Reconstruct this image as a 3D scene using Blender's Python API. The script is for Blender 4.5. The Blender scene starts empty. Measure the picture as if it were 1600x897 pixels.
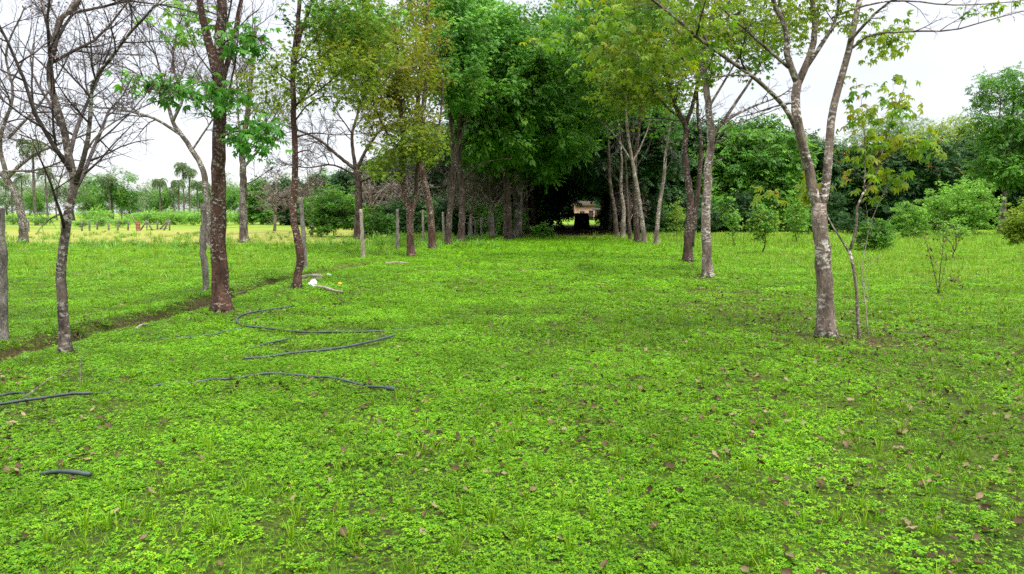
import bpy, math, random
import numpy as np
from mathutils import Vector
# ---------------------------------------------------------------- camera, sky, sun, exposure
S = bpy.context.scene
COL = S.collection
F, HOR, CAMH = 1156.0, 333.0, 1.5            # focal length and horizon row in 1600x897 photograph pixels
PITCH = math.atan((448.5 - HOR) / F)
cam = bpy.data.cameras.new("camera"); cam_o = bpy.data.objects.new("camera", cam); COL.objects.link(cam_o)
cam_o.location = (0, 0, CAMH); cam_o.rotation_euler = (math.pi / 2 - PITCH, 0, 0)
cam.sensor_width = 36; cam.lens = 36 * F / 1600; cam.clip_start = 0.05; cam.clip_end = 5000
S.camera = cam_o
S.view_settings.view_transform = 'Standard'; S.view_settings.look = 'None'
S.view_settings.gamma = 1; S.view_settings.use_curve_mapping = False
S.view_settings.exposure = 2.08
SUN_EL, SUN_AZ = math.radians(62), math.radians(145)   # azimuth clockwise from +Y: behind the camera, to the right

W = bpy.data.worlds.new("World"); S.world = W; W.use_nodes = True
nt = W.node_tree; nt.nodes.clear(); N = nt.nodes.new; L = nt.links.new
out = N('ShaderNodeOutputWorld'); bg = N('ShaderNodeBackground'); bg.inputs['Strength'].default_value = 0.1
sky = N('ShaderNodeTexSky'); sky.sky_type = 'NISHITA'; sky.sun_disc = False
sky.sun_elevation = SUN_EL; sky.sun_rotation = SUN_AZ
tc = N('ShaderNodeTexCoord'); sep = N('ShaderNodeSeparateXYZ'); L(tc.outputs['Generated'], sep.inputs[0])
ramp = N('ShaderNodeValToRGB'); L(sep.outputs['Z'], ramp.inputs[0])      # overcast dome: the zenith is brightest
cr = ramp.color_ramp
cr.elements[0].position = 0.0; cr.elements[0].color = (.36, .363, .382, 1)
cr.elements[1].position = 1.0; cr.elements[1].color = (1.5, 1.5, 1.5, 1)
e = cr.elements.new(.3); e.color = (.385, .39, .412, 1)
e = cr.elements.new(.5); e.color = (1.05, 1.05, 1.07, 1)
noi = N('ShaderNodeTexNoise'); noi.inputs['Scale'].default_value = 3.0; noi.inputs['Detail'].default_value = 5
mp = N('ShaderNodeMapping'); mp.inputs['Scale'].default_value = (1, 1, 3); L(tc.outputs['Generated'], mp.inputs[0]); L(mp.outputs[0], noi.inputs['Vector'])
mr = N('ShaderNodeMapRange'); mr.inputs[1].default_value = .3; mr.inputs[2].default_value = .7
mr.inputs[3].default_value = 5.6; mr.inputs[4].default_value = 7.1; L(noi.outputs[0], mr.inputs[0])
vm = N('ShaderNodeVectorMath'); vm.operation = 'SCALE'; L(ramp.outputs[0], vm.inputs[0]); L(mr.outputs[0], vm.inputs['Scale'])
mx = N('ShaderNodeMix'); mx.data_type = 'RGBA'; mx.inputs[0].default_value = .93
L(sky.outputs[0], mx.inputs[6]); L(vm.outputs[0], mx.inputs[7]); L(mx.outputs[2], bg.inputs['Color']); L(bg.outputs[0], out.inputs['Surface'])
sun = bpy.data.lights.new("sun", 'SUN'); sun.energy = 1.2; sun.angle = math.radians(14); sun.color = (1, .96, .88)
so = bpy.data.objects.new("sun", sun); COL.objects.link(so)
sd = Vector((math.sin(SUN_AZ) * math.cos(SUN_EL), math.cos(SUN_AZ) * math.cos(SUN_EL), math.sin(SUN_EL)))
so.rotation_euler = sd.to_track_quat('Z', 'Y').to_euler(); so.location = (10, -10, 40)
S.render.engine = 'CYCLES'
cy = S.cycles; cy.use_denoising = False; cy.sample_clamp_indirect = 4
cy.max_bounces = 6; cy.diffuse_bounces = 3; cy.glossy_bounces = 1; cy.transmission_bounces = 4; cy.transparent_max_bounces = 4
cy.volume_bounces = 0; cy.caustics_reflective = False; cy.caustics_refractive = False

# ---------------------------------------------------------------- helpers
def ray(px, py):
    x, y = (px - 800) / F, (448.5 - py) / F
    return x, math.cos(PITCH) + y * math.sin(PITCH), -math.sin(PITCH) + y * math.cos(PITCH)
def at(px, py, Y):
    x, y, z = ray(px, py); k = Y / y
    return np.array((x * k, Y, CAMH + z * k))
def gp(px, py):                                # ground point under a photograph pixel
    x, y, z = ray(px, py); k = -CAMH / z
    return np.array((x * k, y * k, 0.0))
def vnoise(x, y, s, seed=0):                   # 2-D value noise, 0..1
    x = np.asarray(x, float) / s + 1000.5; y = np.asarray(y, float) / s + 1000.5
    xi, yi = np.floor(x).astype(np.int64), np.floor(y).astype(np.int64); fx, fy = x - xi, y - yi
    fx = fx * fx * (3 - 2 * fx); fy = fy * fy * (3 - 2 * fy)
    def hsh(a, b):
        n = (a * 374761393 + b * 668265263 + seed * 974711) & 0x7fffffff
        n = ((n ^ (n >> 13)) * 1274126177) & 0x7fffffff
        return ((n ^ (n >> 16)) & 0xffff) / 65535.0
    return (hsh(xi, yi) * (1 - fx) + hsh(xi + 1, yi) * fx) * (1 - fy) + (hsh(xi, yi + 1) * (1 - fx) + hsh(xi + 1, yi + 1) * fx) * fy
def fbm(x, y, s, seed=0):
    return .55 * vnoise(x, y, s, seed) + .28 * vnoise(x, y, s / 2.1, seed + 1) + .17 * vnoise(x, y, s / 4.3, seed + 2)
DP = np.array([gp(*p)[:2] for p in ((0, 550), (60, 536), (120, 521), (240, 492), (330, 467), (430, 437), (520, 421), (625, 402))])
DY = np.concatenate(([0.], DP[:, 1], [36.])); DX = np.concatenate(([DP[0, 0] - .25], DP[:, 0], [DP[-1, 0] + 1.0]))
def ditch_d(x, y):
    xd = np.interp(y, DY, DX) + .10 * (vnoise(y, y * 0, .9, 5) - .5)
    return x - xd
def height(x, y):
    x = np.asarray(x, float); y = np.asarray(y, float)
    near = np.exp(-(np.hypot(x, y) / 45) ** 2)
    h = .07 * (fbm(x, y, 3.0, 11) - .5) * near + .02 * (vnoise(x, y, .5, 3) - .5) * near
    d = ditch_d(x, y); fade = np.clip((32 - y) / 12, 0, 1)
    dep = (.20 + .14 * (vnoise(y, y * 0, 1.7, 8) - .4)) * fade
    h = h - dep * np.exp(-(d / np.where(d > 0, .28, .12)) ** 2) + .05 * fade * np.exp(-((d + .35) / .2) ** 2) - .03 * fade * np.clip(-d - .3, 0, 1)
    for (cx, cy_, r, a) in MOUNDS: h = h + a * np.exp(-((x - cx) ** 2 + (y - cy_) ** 2) / r ** 2)
    return h
MOUNDS = []
for p in ((1290, 530), (347, 488), (103, 557), (463, 450), (1105, 433), (1073, 408)):
    g = gp(*p); MOUNDS.append((g[0], g[1], .35, .035))
g = gp(1375, 535); MOUNDS.append((g[0], g[1], .3, -.08))
def H(x, y): return float(height(np.array([x]), np.array([y]))[0])

def mesh_obj(name, V, faces, mat, parent=None, smooth=False, loc=None, attr=None):
    """faces: list of (M,k) int arrays. V: (n,3). Coordinates are local to the parent."""
    me = bpy.data.meshes.new(name)
    V = np.asarray(V, np.float32); me.vertices.add(len(V)); me.vertices.foreach_set('co', V.ravel())
    idx = np.concatenate([np.asarray(f, np.int32).ravel() for f in faces if len(f)]) if faces else np.zeros(0, np.int32)
    tot = np.concatenate([np.full(len(f), np.asarray(f).shape[1], np.int32) for f in faces if len(f)]) if faces else np.zeros(0, np.int32)
    if len(idx):
        me.loops.add(len(idx)); me.loops.foreach_set('vertex_index', idx)
        me.polygons.add(len(tot)); st = np.concatenate(([0], np.cumsum(tot)[:-1])).astype(np.int32)
        me.polygons.foreach_set('loop_start', st); me.polygons.foreach_set('loop_total', tot)
        if smooth: me.polygons.foreach_set('use_smooth', np.ones(len(tot), bool))
    if attr:
        for k, a in attr.items():
            a = np.asarray(a, np.float32)
            if a.ndim == 1: t = me.attributes.new(k, 'FLOAT', 'POINT'); t.data.foreach_set('value', a)
            else: t = me.attributes.new(k, 'FLOAT_VECTOR', 'POINT'); t.data.foreach_set('vector', a.ravel())
    me.update(calc_edges=True)
    if mat: me.materials.append(mat)
    o = bpy.data.objects.new(name, me); COL.objects.link(o)
    if parent: o.parent = parent
    if loc is not None: o.location = loc
    return o
def tag(o, label=None, cat=None, group=None, kind=None):
    if label: o['label'] = label
    if cat: o['category'] = cat
    if group: o['group'] = group
    if kind: o['kind'] = kind
    return o
def thing(name, label, cat, loc, group=None, rz=0):
    o = bpy.data.objects.new(name, None); COL.objects.link(o); o.location = loc; o.rotation_euler = (0, 0, rz)
    o.empty_display_size = .2
    return tag(o, label, cat, group)
def copy_tree(o, loc, rz=0, sc=1.0, label=None, group=None):
    r = o.copy(); COL.objects.link(r); r.location = loc; r.rotation_euler = (0, 0, rz)
    r.scale = (sc, sc, sc) if not hasattr(sc, '__len__') else sc
    if label: r['label'] = label
    if group: r['group'] = group
    for ch in list(o.children):
        c = ch.copy(); COL.objects.link(c); c.parent = r
        for g_ in list(ch.children):
            d = g_.copy(); COL.objects.link(d); d.parent = c
    return r
# ---- materials
def newmat(name):
    m = bpy.data.materials.new(name); m.use_nodes = True; t = m.node_tree; t.nodes.clear()
    o = t.nodes.new('ShaderNodeOutputMaterial'); return m, t, o
def rampn(t, fac, stops, interp='LINEAR'):
    r = t.nodes.new('ShaderNodeValToRGB'); c = r.color_ramp; c.interpolation = interp
    while len(c.elements) < len(stops): c.elements.new(.5)
    for e_, (p, col) in zip(c.elements, stops): e_.position = p; e_.color = (*col, 1)
    t.links.new(fac, r.inputs[0]); return r.outputs[0]
def noise(t, scale, detail=3, vec=None, stretch=None, rough=.55):
    n = t.nodes.new('ShaderNodeTexNoise'); n.inputs['Scale'].default_value = scale; n.inputs['Detail'].default_value = detail
    n.inputs['Roughness'].default_value = rough
    if vec is not None:
        if stretch:
            m_ = t.nodes.new('ShaderNodeMapping'); m_.inputs['Scale'].default_value = stretch; t.links.new(vec, m_.inputs[0]); vec = m_.outputs[0]
        t.links.new(vec, n.inputs['Vector'])
    return n.outputs[0]
def mixc(t, fac, a, b, mode='MIX'):
    m_ = t.nodes.new('ShaderNodeMix'); m_.data_type = 'RGBA'; m_.blend_type = mode
    for s, v in ((0, fac), (6, a), (7, b)):
        if isinstance(v, (int, float)): m_.inputs[s].default_value = v
        elif isinstance(v, tuple): m_.inputs[s].default_value = (*v, 1)
        else: t.links.new(v, m_.inputs[s])
    return m_.outputs[2]
def math_(t, op, a, b=0.0, c=None, clamp=False):
    m_ = t.nodes.new('ShaderNodeMath'); m_.operation = op; m_.use_clamp = clamp
    for s, v in ((0, a), (1, b), (2, c)):
        if v is None: continue
        if isinstance(v, (int, float)): m_.inputs[s].default_value = v
        else: t.links.new(v, m_.inputs[s])
    return m_.outputs[0]
def leaf_mat(name, cols, trans=.35, big=(.75, 1.25), bscale=.9, shift=(1.0, 1.0, 1.0), rough=.5, spec=.22):
    """cols: colours spread over the per-leaf random value; a slow noise in the world shifts whole clumps."""
    m, t, o = newmat(name)
    a = t.nodes.new('ShaderNodeAttribute'); a.attribute_name = 'v'
    n = len(cols); c = rampn(t, a.outputs['Fac'], [(i / max(1, n - 1), cols[i]) for i in range(n)])
    gpos = t.nodes.new('ShaderNodeNewGeometry').outputs['Position']
    nz = noise(t, bscale, 2, gpos)
    r = t.nodes.new('ShaderNodeMapRange'); t.links.new(nz, r.inputs[0])
    r.inputs[1].default_value = .32; r.inputs[2].default_value = .68; r.inputs[3].default_value = big[0]; r.inputs[4].default_value = big[1]
    v = t.nodes.new('ShaderNodeVectorMath'); v.operation = 'SCALE'; t.links.new(c, v.inputs[0]); t.links.new(r.outputs[0], v.inputs['Scale'])
    col = v.outputs[0]
    p = t.nodes.new('ShaderNodeBsdfPrincipled'); t.links.new(col, p.inputs['Base Color'])
    p.inputs['Roughness'].default_value = rough; p.inputs['Specular IOR Level'].default_value = spec
    tr = t.nodes.new('ShaderNodeBsdfTranslucent')
    tcol = mixc(t, 1.0, col, tuple(1.15 * s for s in (1.15, 1.2, .7)), 'MULTIPLY'); t.links.new(tcol, tr.inputs[0])
    ms = t.nodes.new('ShaderNodeMixShader'); ms.inputs[0].default_value = trans
    t.links.new(p.outputs[0], ms.inputs[1]); t.links.new(tr.outputs[0], ms.inputs[2]); t.links.new(ms.outputs[0], o.inputs[0])
    return m
def bark_mat(name, dark, light, lichen, lich=.6, scale=9.0):
    m, t, o = newmat(name)
    co = t.nodes.new('ShaderNodeTexCoord').outputs['Object']
    n1 = noise(t, scale, 5, co, (1, 1, .35)); base = rampn(t, n1, [(.34, dark), (.66, light)])
    n2 = noise(t, scale * 2.2, 4, co, (.9, .9, 1.5), .7); lm = rampn(t, n2, [(lich, (0, 0, 0)), (lich + .05, (1, 1, 1))])
    n4 = noise(t, 2.2, 2, co); lb = rampn(t, n4, [(.42, (0, 0, 0)), (.6, (1, 1, 1))])
    lm = mixc(t, 1.0, lm, lb, 'MULTIPLY')
    c = mixc(t, lm, base, lichen)
    n3 = noise(t, scale * 5, 3, co, (1, 1, .4))
    c = mixc(t, .75, c, rampn(t, n3, [(.3, (.45, .42, .40)), (.7, (1.25, 1.25, 1.25))]), 'MULTIPLY')
    p = t.nodes.new('ShaderNodeBsdfPrincipled'); t.links.new(c, p.inputs['Base Color']); p.inputs['Roughness'].default_value = .9
    p.inputs['Specular IOR Level'].default_value = .2
    b = t.nodes.new('ShaderNodeBump'); b.inputs['Strength'].default_value = .8; b.inputs['Distance'].default_value = .02
    t.links.new(math_(t, 'ADD', n1, n3), b.inputs['Height']); t.links.new(b.outputs[0], p.inputs['Normal']); t.links.new(p.outputs[0], o.inputs[0])
    return m
def plain(name, col, rough=.7, var=.25, scale=20.0, metallic=0.0, spec=.4):
    m, t, o = newmat(name); co = t.nodes.new('ShaderNodeTexCoord').outputs['Object']
    n1 = noise(t, scale, 4, co)
    c = rampn(t, n1, [(.3, tuple(x * (1 - var) for x in col)), (.7, tuple(x * (1 + var) for x in col))])
    p = t.nodes.new('ShaderNodeBsdfPrincipled'); t.links.new(c, p.inputs['Base Color']); p.inputs['Roughness'].default_value = rough
    p.inputs['Metallic'].default_value = metallic; p.inputs['Specular IOR Level'].default_value = spec
    t.links.new(p.outputs[0], o.inputs[0]); return m

M = {}
M['bark_grey'] = bark_mat('bark_grey', (.035, .027, .022), (.125, .10, .08), (.48, .46, .43), .52)
M['bark_brown'] = bark_mat('bark_brown', (.022, .015, .012), (.075, .047, .035), (.38, .36, .33), .56)
M['bark_red'] = bark_mat('bark_red', (.028, .014, .011), (.10, .052, .036), (.42, .39, .35), .55, 9)
M['bark_pale'] = bark_mat('bark_pale', (.06, .044, .035), (.20, .155, .125), (.55, .52, .48), .52, 8)
M['bark_twig'] = bark_mat('bark_twig', (.03, .023, .022), (.10, .08, .075), (.25, .24, .22), .66)
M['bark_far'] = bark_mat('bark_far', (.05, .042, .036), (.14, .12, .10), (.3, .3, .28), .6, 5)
M['deadwood'] = bark_mat('deadwood', (.16, .13, .10), (.38, .33, .27), (.55, .52, .48), .62, 12)
M['postwood'] = bark_mat('postwood', (.06, .052, .045), (.22, .20, .175), (.42, .42, .38), .6, 14)
M['leaf_bright'] = leaf_mat('leaf_bright', [(.03, .12, .014), (.06, .20, .02), (.13, .31, .035)], .4, (.8, 1.3))
M['leaf_olive'] = leaf_mat('leaf_olive', [(.06, .12, .012), (.12, .19, .016), (.17, .235, .02), (.22, .20, .02)], .5, (.75, 1.3), 1.2)
M['leaf_rust'] = leaf_mat('leaf_rust', [(.08, .13, .012), (.13, .175, .015), (.19, .20, .02), (.23, .16, .02)], .5, (.75, 1.25), 1.2)
M['leaf_yellow'] = leaf_mat('leaf_yellow', [(.06, .17, .015), (.12, .23, .018), (.22, .27, .02), (.28, .20, .02)], .5, (.85, 1.25), 2.0)
M['leaf_amber'] = leaf_mat('leaf_amber', [(.05, .13, .012), (.09, .19, .014), (.16, .25, .018), (.24, .26, .02)], .45, (.75, 1.25), 2.0)
M['leaf_mid'] = leaf_mat('leaf_mid', [(.032, .11, .013), (.07, .19, .02), (.14, .28, .028)], .36, (.6, 1.45), .8)
M['leaf_blue'] = leaf_mat('leaf_blue', [(.05, .17, .03), (.11, .28, .045), (.23, .40, .08)], .42, (.7, 1.35), .7)
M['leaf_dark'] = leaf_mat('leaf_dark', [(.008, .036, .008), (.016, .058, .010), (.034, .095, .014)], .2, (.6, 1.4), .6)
M['leaf_fresh'] = leaf_mat('leaf_fresh', [(.09, .23, .03), (.15, .32, .04), (.23, .40, .06)], .35, (.75, 1.25), .8)
M['leaf_lime'] = leaf_mat('leaf_lime', [(.10, .19, .015), (.18, .27, .02), (.25, .30, .03)], .4, (.8, 1.2), 1.2)
M['leaf_hazed'] = leaf_mat('leaf_hazed', [(.11, .17, .095), (.16, .23, .12), (.22, .29, .15)], .3, (.8, 1.2), .3)  # far foliage, paled and greyed to paint distance haze into its colour
M['seed'] = leaf_mat('seed', [(.10, .06, .065), (.16, .10, .11), (.12, .09, .08)], .2)
M['blossom'] = leaf_mat('blossom', [(.55, .07, .01), (.75, .15, .02)], .3)
M['clover'] = leaf_mat('clover', [(.05, .165, .006), (.115, .285, .008), (.21, .38, .012)], .35, (.66, 1.25), .75, rough=.55, spec=.12)
M['grass'] = leaf_mat('grass', [(.06, .17, .004), (.12, .24, .006), (.20, .29, .02)], .35, (.7, 1.2), .8, rough=.55, spec=.15)
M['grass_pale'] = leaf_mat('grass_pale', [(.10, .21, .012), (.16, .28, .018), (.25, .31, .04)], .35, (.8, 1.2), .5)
M['litter'] = leaf_mat('litter', [(.03, .018, .010), (.065, .04, .022), (.11, .075, .04), (.22, .17, .10)], .15, (.7, 1.2), 8, rough=.8, spec=.15)
M['hose'] = plain('hose', (.028, .042, .042), .55, .55, 9)
M['stone'] = plain('stone', (.72, .71, .70), .8, .12, 30)
M['fruit'] = plain('fruit', (.75, .33, .04), .5, .15, 30)
M['wire'] = plain('wire', (.12, .10, .09), .6, .3, 30, .6)
M['redwood'] = plain('redwood', (.22, .08, .055), .7, .25, 9)

# ---------------------------------------------------------------- tubes and leaves
rng = np.random.default_rng(7)
def unit(a): return a / np.maximum(1e-9, np.linalg.norm(a, axis=-1, keepdims=True))
def resample(pts, n):
    pts = np.asarray(pts, float); s = np.concatenate(([0], np.cumsum(np.linalg.norm(np.diff(pts[:, :3], axis=0), axis=1))))
    # Catmull-Rom through the points
    P = np.vstack((2 * pts[0] - pts[1], pts, 2 * pts[-1] - pts[-2])); outp = []
    for u in np.linspace(0, s[-1], n):
        i = min(len(pts) - 2, max(0, int(np.searchsorted(s, u, side='right') - 1))); t = (u - s[i]) / max(1e-9, s[i + 1] - s[i])
        a, b, c, d = P[i], P[i + 1], P[i + 2], P[i + 3]
        outp.append(.5 * (2 * b + (c - a) * t + (2 * a - 5 * b + 4 * c - d) * t * t + (3 * b - a - 3 * c + d) * t ** 3))
    return np.array(outp)
class Skel:
    def __init__(s): s.br = []
    def add(s, pts, r): s.br.append((np.asarray(pts, float), np.asarray(r, float)))
    def mesh(s, origin, rough=0.0, flare=None):
        buckets = {}
        for p, r in s.br:
            k = 14 if r[0] > .05 else 8 if r[0] > .02 else 5 if r[0] > .008 else 3
            buckets.setdefault((len(p), k), []).append((p, r))
        Vs, Fs, off = [], [], 0
        for (n, k), bl in buckets.items():
            P = np.array([b[0] for b in bl]); R = np.array([b[1] for b in bl]); B = len(bl)
            T = np.empty_like(P); T[:, 1:-1] = P[:, 2:] - P[:, :-2]; T[:, 0] = P[:, 1] - P[:, 0]; T[:, -1] = P[:, -1] - P[:, -2]; T = unit(T)
            avg = unit(P[:, -1] - P[:, 0]); ref = np.where(np.abs(avg[:, 2:3]) > .8, np.array([[1., 0, 0]]), np.array([[0, 0, 1.]]))
            U = unit(np.cross(T, ref[:, None, :])); Wd = np.cross(T, U)
            a = np.arange(k) * 2 * np.pi / k
            rr = np.repeat(R[:, :, None], k, axis=2)
            if rough and k >= 8:
                ph = rng.uniform(0, 6, (B, 1, 1)); z = np.arange(n)[None, :, None]
                rr = rr * (1 + rough * (np.sin(3 * a[None, None] + ph + z * .15) * .6 + np.sin(5 * a[None, None] + ph * 2 - z * .23) * .3 + rng.normal(0, .45, (B, n, k)) * .6))
            V = P[:, :, None] + rr[..., None] * (np.cos(a)[None, None, :, None] * U[:, :, None] + np.sin(a)[None, None, :, None] * Wd[:, :, None])
            Vs.append(V.reshape(-1, 3))
            i = np.arange(n - 1)[:, None]; j = np.arange(k)[None]
            q = np.stack((i * k + j, i * k + (j + 1) % k, (i + 1) * k + (j + 1) % k, (i + 1) * k + j), -1).reshape(-1, 4)
            Fs.append((q[None] + (np.arange(B) * n * k)[:, None, None] + off).reshape(-1, 4)); off += B * n * k
            if k >= 5:                              # close the ends
                for e_ in (0, n - 1):
                    cap = (e_ * k + (np.arange(k) if e_ else np.arange(k)[::-1]))[None] + (np.arange(B) * n * k)[:, None] + (off - B * n * k)
                    CAPS.append(cap)
        caps = list(CAPS); CAPS.clear()
        return np.concatenate(Vs) - origin, [np.concatenate(Fs)] + caps
CAPS = []
# leaf templates: (verts, faces); x is the axis from stalk to tip, z the upper side
def kite(l=1., w=.42, fold=.12, droop=.15, off=(0, 0, 0), ang=0., tilt=0.):
    v = np.array([(0, 0, 0), (.45 * l, w / 2 * l, fold * l), (l, 0, -droop * l), (.45 * l, -w / 2 * l, fold * l), (.5 * l, 0, 0)], float)
    ct, st = math.cos(tilt), math.sin(tilt); v = np.stack((v[:, 0] * ct + v[:, 2] * st, v[:, 1], -v[:, 0] * st + v[:, 2] * ct), 1)
    c, s_ = math.cos(ang), math.sin(ang); v = np.stack((v[:, 0] * c - v[:, 1] * s_, v[:, 0] * s_ + v[:, 1] * c, v[:, 2]), 1)
    return v + np.array(off), np.array([(0, 4, 1), (1, 4, 2), (0, 3, 4), (3, 2, 4)])
def kite2(l=1., w=.45, ang=0., off=(0, 0, 0), tilt=0., fold=.1):   # two triangles only
    v, _ = kite(l, w, fold, .1, off, ang, tilt); return v[:4], np.array([(0, 2, 1), (0, 3, 2)])
def merge(parts):
    V, Fa, o = [], [], 0
    for v, f in parts: V.append(v); Fa.append(f + o); o += len(v)
    return np.concatenate(V), np.concatenate(Fa)
T_palm5 = merge([kite(.62 * s, .40, .06, .22, (.05, 0, 0), a, .35) for a, s in ((-1.5, .7), (-.75, .9), (0, 1.05), (.75, .9), (1.5, .7))])
T_single = kite(1, .45)
T_spray = merge([kite2(.36, .52, a, (x, 0, -.1 * x), .3) for x, a in ((.0, .9), (.08, -.9), (.3, .8), (.38, -.8), (.62, .6), (.66, -.6), (.8, 0.))])
T_palm3 = merge([kite2(.6 * s, .42, a, (.02, 0, 0), .35) for a, s in ((-1.2, .8), (-.4, 1.), (.4, 1.), (1.2, .8))])
def leaf_arrays(tmpl, pos, axis, up, size, val=None):
    tv, tf = tmpl; n = len(pos)
    X = unit(axis); Y_ = unit(np.cross(up, X)); Z = np.cross(X, Y_)
    V = pos[:, None] + size[:, None, None] * (tv[None, :, 0:1] * X[:, None] + tv[None, :, 1:2] * Y_[:, None] + tv[None, :, 2:3] * Z[:, None])
    Fc = tf[None] + (np.arange(n) * len(tv))[:, None, None]
    if val is None: val = rng.random(n)
    return V.reshape(-1, 3), Fc.reshape(-1, tf.shape[1]), np.repeat(val, len(tv))
def leaf_obj(name, tmpl, pos, axis, up, size, mat, parent, origin, val=None):
    V, Fc, v = leaf_arrays(tmpl, np.asarray(pos), axis, up, size, val)
    return mesh_obj(name, V - origin, [Fc], mat, parent, attr={'v': v})
def rnd_dirs(n, zb=0.): a = rng.normal(size=(n, 3)); a[:, 2] += zb; return unit(a)
def leaves_at(cent, n_per, rad, size, flat=.6, droop=-.25, jit=.3):
    """leaf positions in clumps round centres; leaves look outward, hang a little and face the sky"""
    c = np.repeat(cent, n_per, axis=0); d = rnd_dirs(len(c)); d[:, 2] *= flat
    r = rad * rng.random(len(c)) ** .45
    pos = c + d * r[:, None]
    ax = unit(d * np.array((1, 1, .5)) + rng.normal(0, .45, d.shape) + np.array((0, 0, droop)))
    up = unit(np.array((0, 0, 1.)) + rng.normal(0, jit, d.shape) + d * .35)
    sz = size * rng.uniform(.65, 1.25, len(c))
    return pos, ax, up, sz

def branch_path(a, b, n=7, lift=.18, wob=.04, d0=None):
    L_ = np.linalg.norm(b - a); t = np.linspace(0, 1, n)[:, None]
    c = (a + b) / 2 + np.array((0, 0, lift * L_)) + rng.normal(0, wob * L_, 3)
    if d0 is not None: c = .5 * c + .5 * (a + d0 * L_ * .5)
    p = (1 - t) ** 2 * a + 2 * t * (1 - t) * c + t ** 2 * b
    p[1:-1] += rng.normal(0, wob * .35 * L_, (n - 2, 3)); return p
def connect(sk, nodes, nr, targets, kr=.011, rmin=.004, lift=.12, down=.5):
    """join every target to the nearest wood, shortest first, so that limbs fork into boughs and twigs"""
    nodes = np.asarray(nodes, float); nr = np.asarray(nr, float)
    tg = np.asarray(targets)
    d0 = np.min(np.linalg.norm(tg[:, None] - nodes[None], axis=2), axis=1)
    for i in np.argsort(d0):
        a = tg[i]; dv = nodes - a; cost = np.linalg.norm(dv, axis=1) + down * np.maximum(0, dv[:, 2]) - 2.0 * np.minimum(nr, .1)
        j = int(np.argmin(cost)); L_ = np.linalg.norm(nodes[j] - a)
        if L_ < .05: continue
        p = branch_path(nodes[j], a, 7, lift); r0 = min(max(rmin * 1.3, kr * L_ + rmin), nr[j] * .75)
        r0 = max(r0, rmin); r = np.linspace(r0, rmin * .6, 7); sk.add(p, r)
        nodes = np.vstack((nodes, p[2:])); nr = np.concatenate((nr, r[2:]))
    return nodes, nr
def grow(sk, p, r, level, P):
    """side branches along a limb, recursively (bare trees)"""
    if level >= len(P['n']): P['tips'].append((p[-1], unit(p[-1] - p[-2]))); return
    Ltot = np.sum(np.linalg.norm(np.diff(p, axis=0), axis=1)); n = P['n'][level]
    n = max(1, int(round(n * rng.uniform(.75, 1.25))))
    for k in range(n):
        t = P['t0'][level] + (1 - P['t0'][level]) * (k + rng.uniform(.1, .9)) / n
        x = t * (len(p) - 1); i = min(len(p) - 2, int(x)); f = x - i
        pos = p[i] * (1 - f) + p[i + 1] * f; rad = r[i] * (1 - f) + r[i + 1] * f; T = unit(p[i + 1] - p[i])
        s = rnd_dirs(1)[0]; s = unit(s - T * np.dot(s, T)); ang = rng.uniform(*P['ang'])
        d = unit(T * math.cos(ang) + s * math.sin(ang) + np.array((0, 0, P['up'])))
        ln = Ltot * P['ratio'][level] * (1 - .45 * t) * rng.uniform(.6, 1.3)
        if 'maxl' in P: ln = min(ln, P['maxl'][level])
        m = 7 if level == 0 else 5
        pts = [pos]; seg = ln / (m - 1)
        for q in range(m - 1):
            d = unit(d + rng.normal(0, P['wob'], 3) + np.array((0, 0, P['curl'])))
            pts.append(pts[-1] + d * seg)
        r0 = max(P['rmin'], min(rad * .65, .005 + .010 * ln)); rr = np.linspace(r0, max(P['rmin'] * .7, r0 * .25), m)
        sk.add(pts, rr); grow(sk, np.array(pts), rr, level + 1, P)

def stems_from(base_px, stems, baseY=None):
    g_ = gp(*base_px); Yb = g_[1] if baseY is None else baseY
    base = np.array((g_[0] * Yb / g_[1], Yb, 0.)); base[2] = H(base[0], base[1])
    res = []
    for pts, r0, r1 in stems:
        P = [at(p[0], p[1], Yb + (p[2] if len(p) > 2 else 0)) for p in pts]
        res.append((np.array(P), r0, r1))
    return base, res
def add_stem(sk, P, r0, r1, root=False, n=None):
    ln = np.sum(np.linalg.norm(np.diff(P, axis=0), axis=1)); n = n or max(8, min(48, int(ln / .16)))
    if root: P = P.copy(); P[0, 2] = H(P[0, 0], P[0, 1]) - .06
    Q = resample(P, n); t = np.linspace(0, 1, n); r = r0 + (r1 - r0) * t ** .8
    if root: r = r * (1 + .55 * np.exp(-np.maximum(0, Q[:, 2] - P[0, 2] - .06) / (.9 * r0)))
    Q[2:-1] += rng.normal(0, .06 * r0, (n - 3, 3)); sk.add(Q, r); return Q, r

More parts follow.
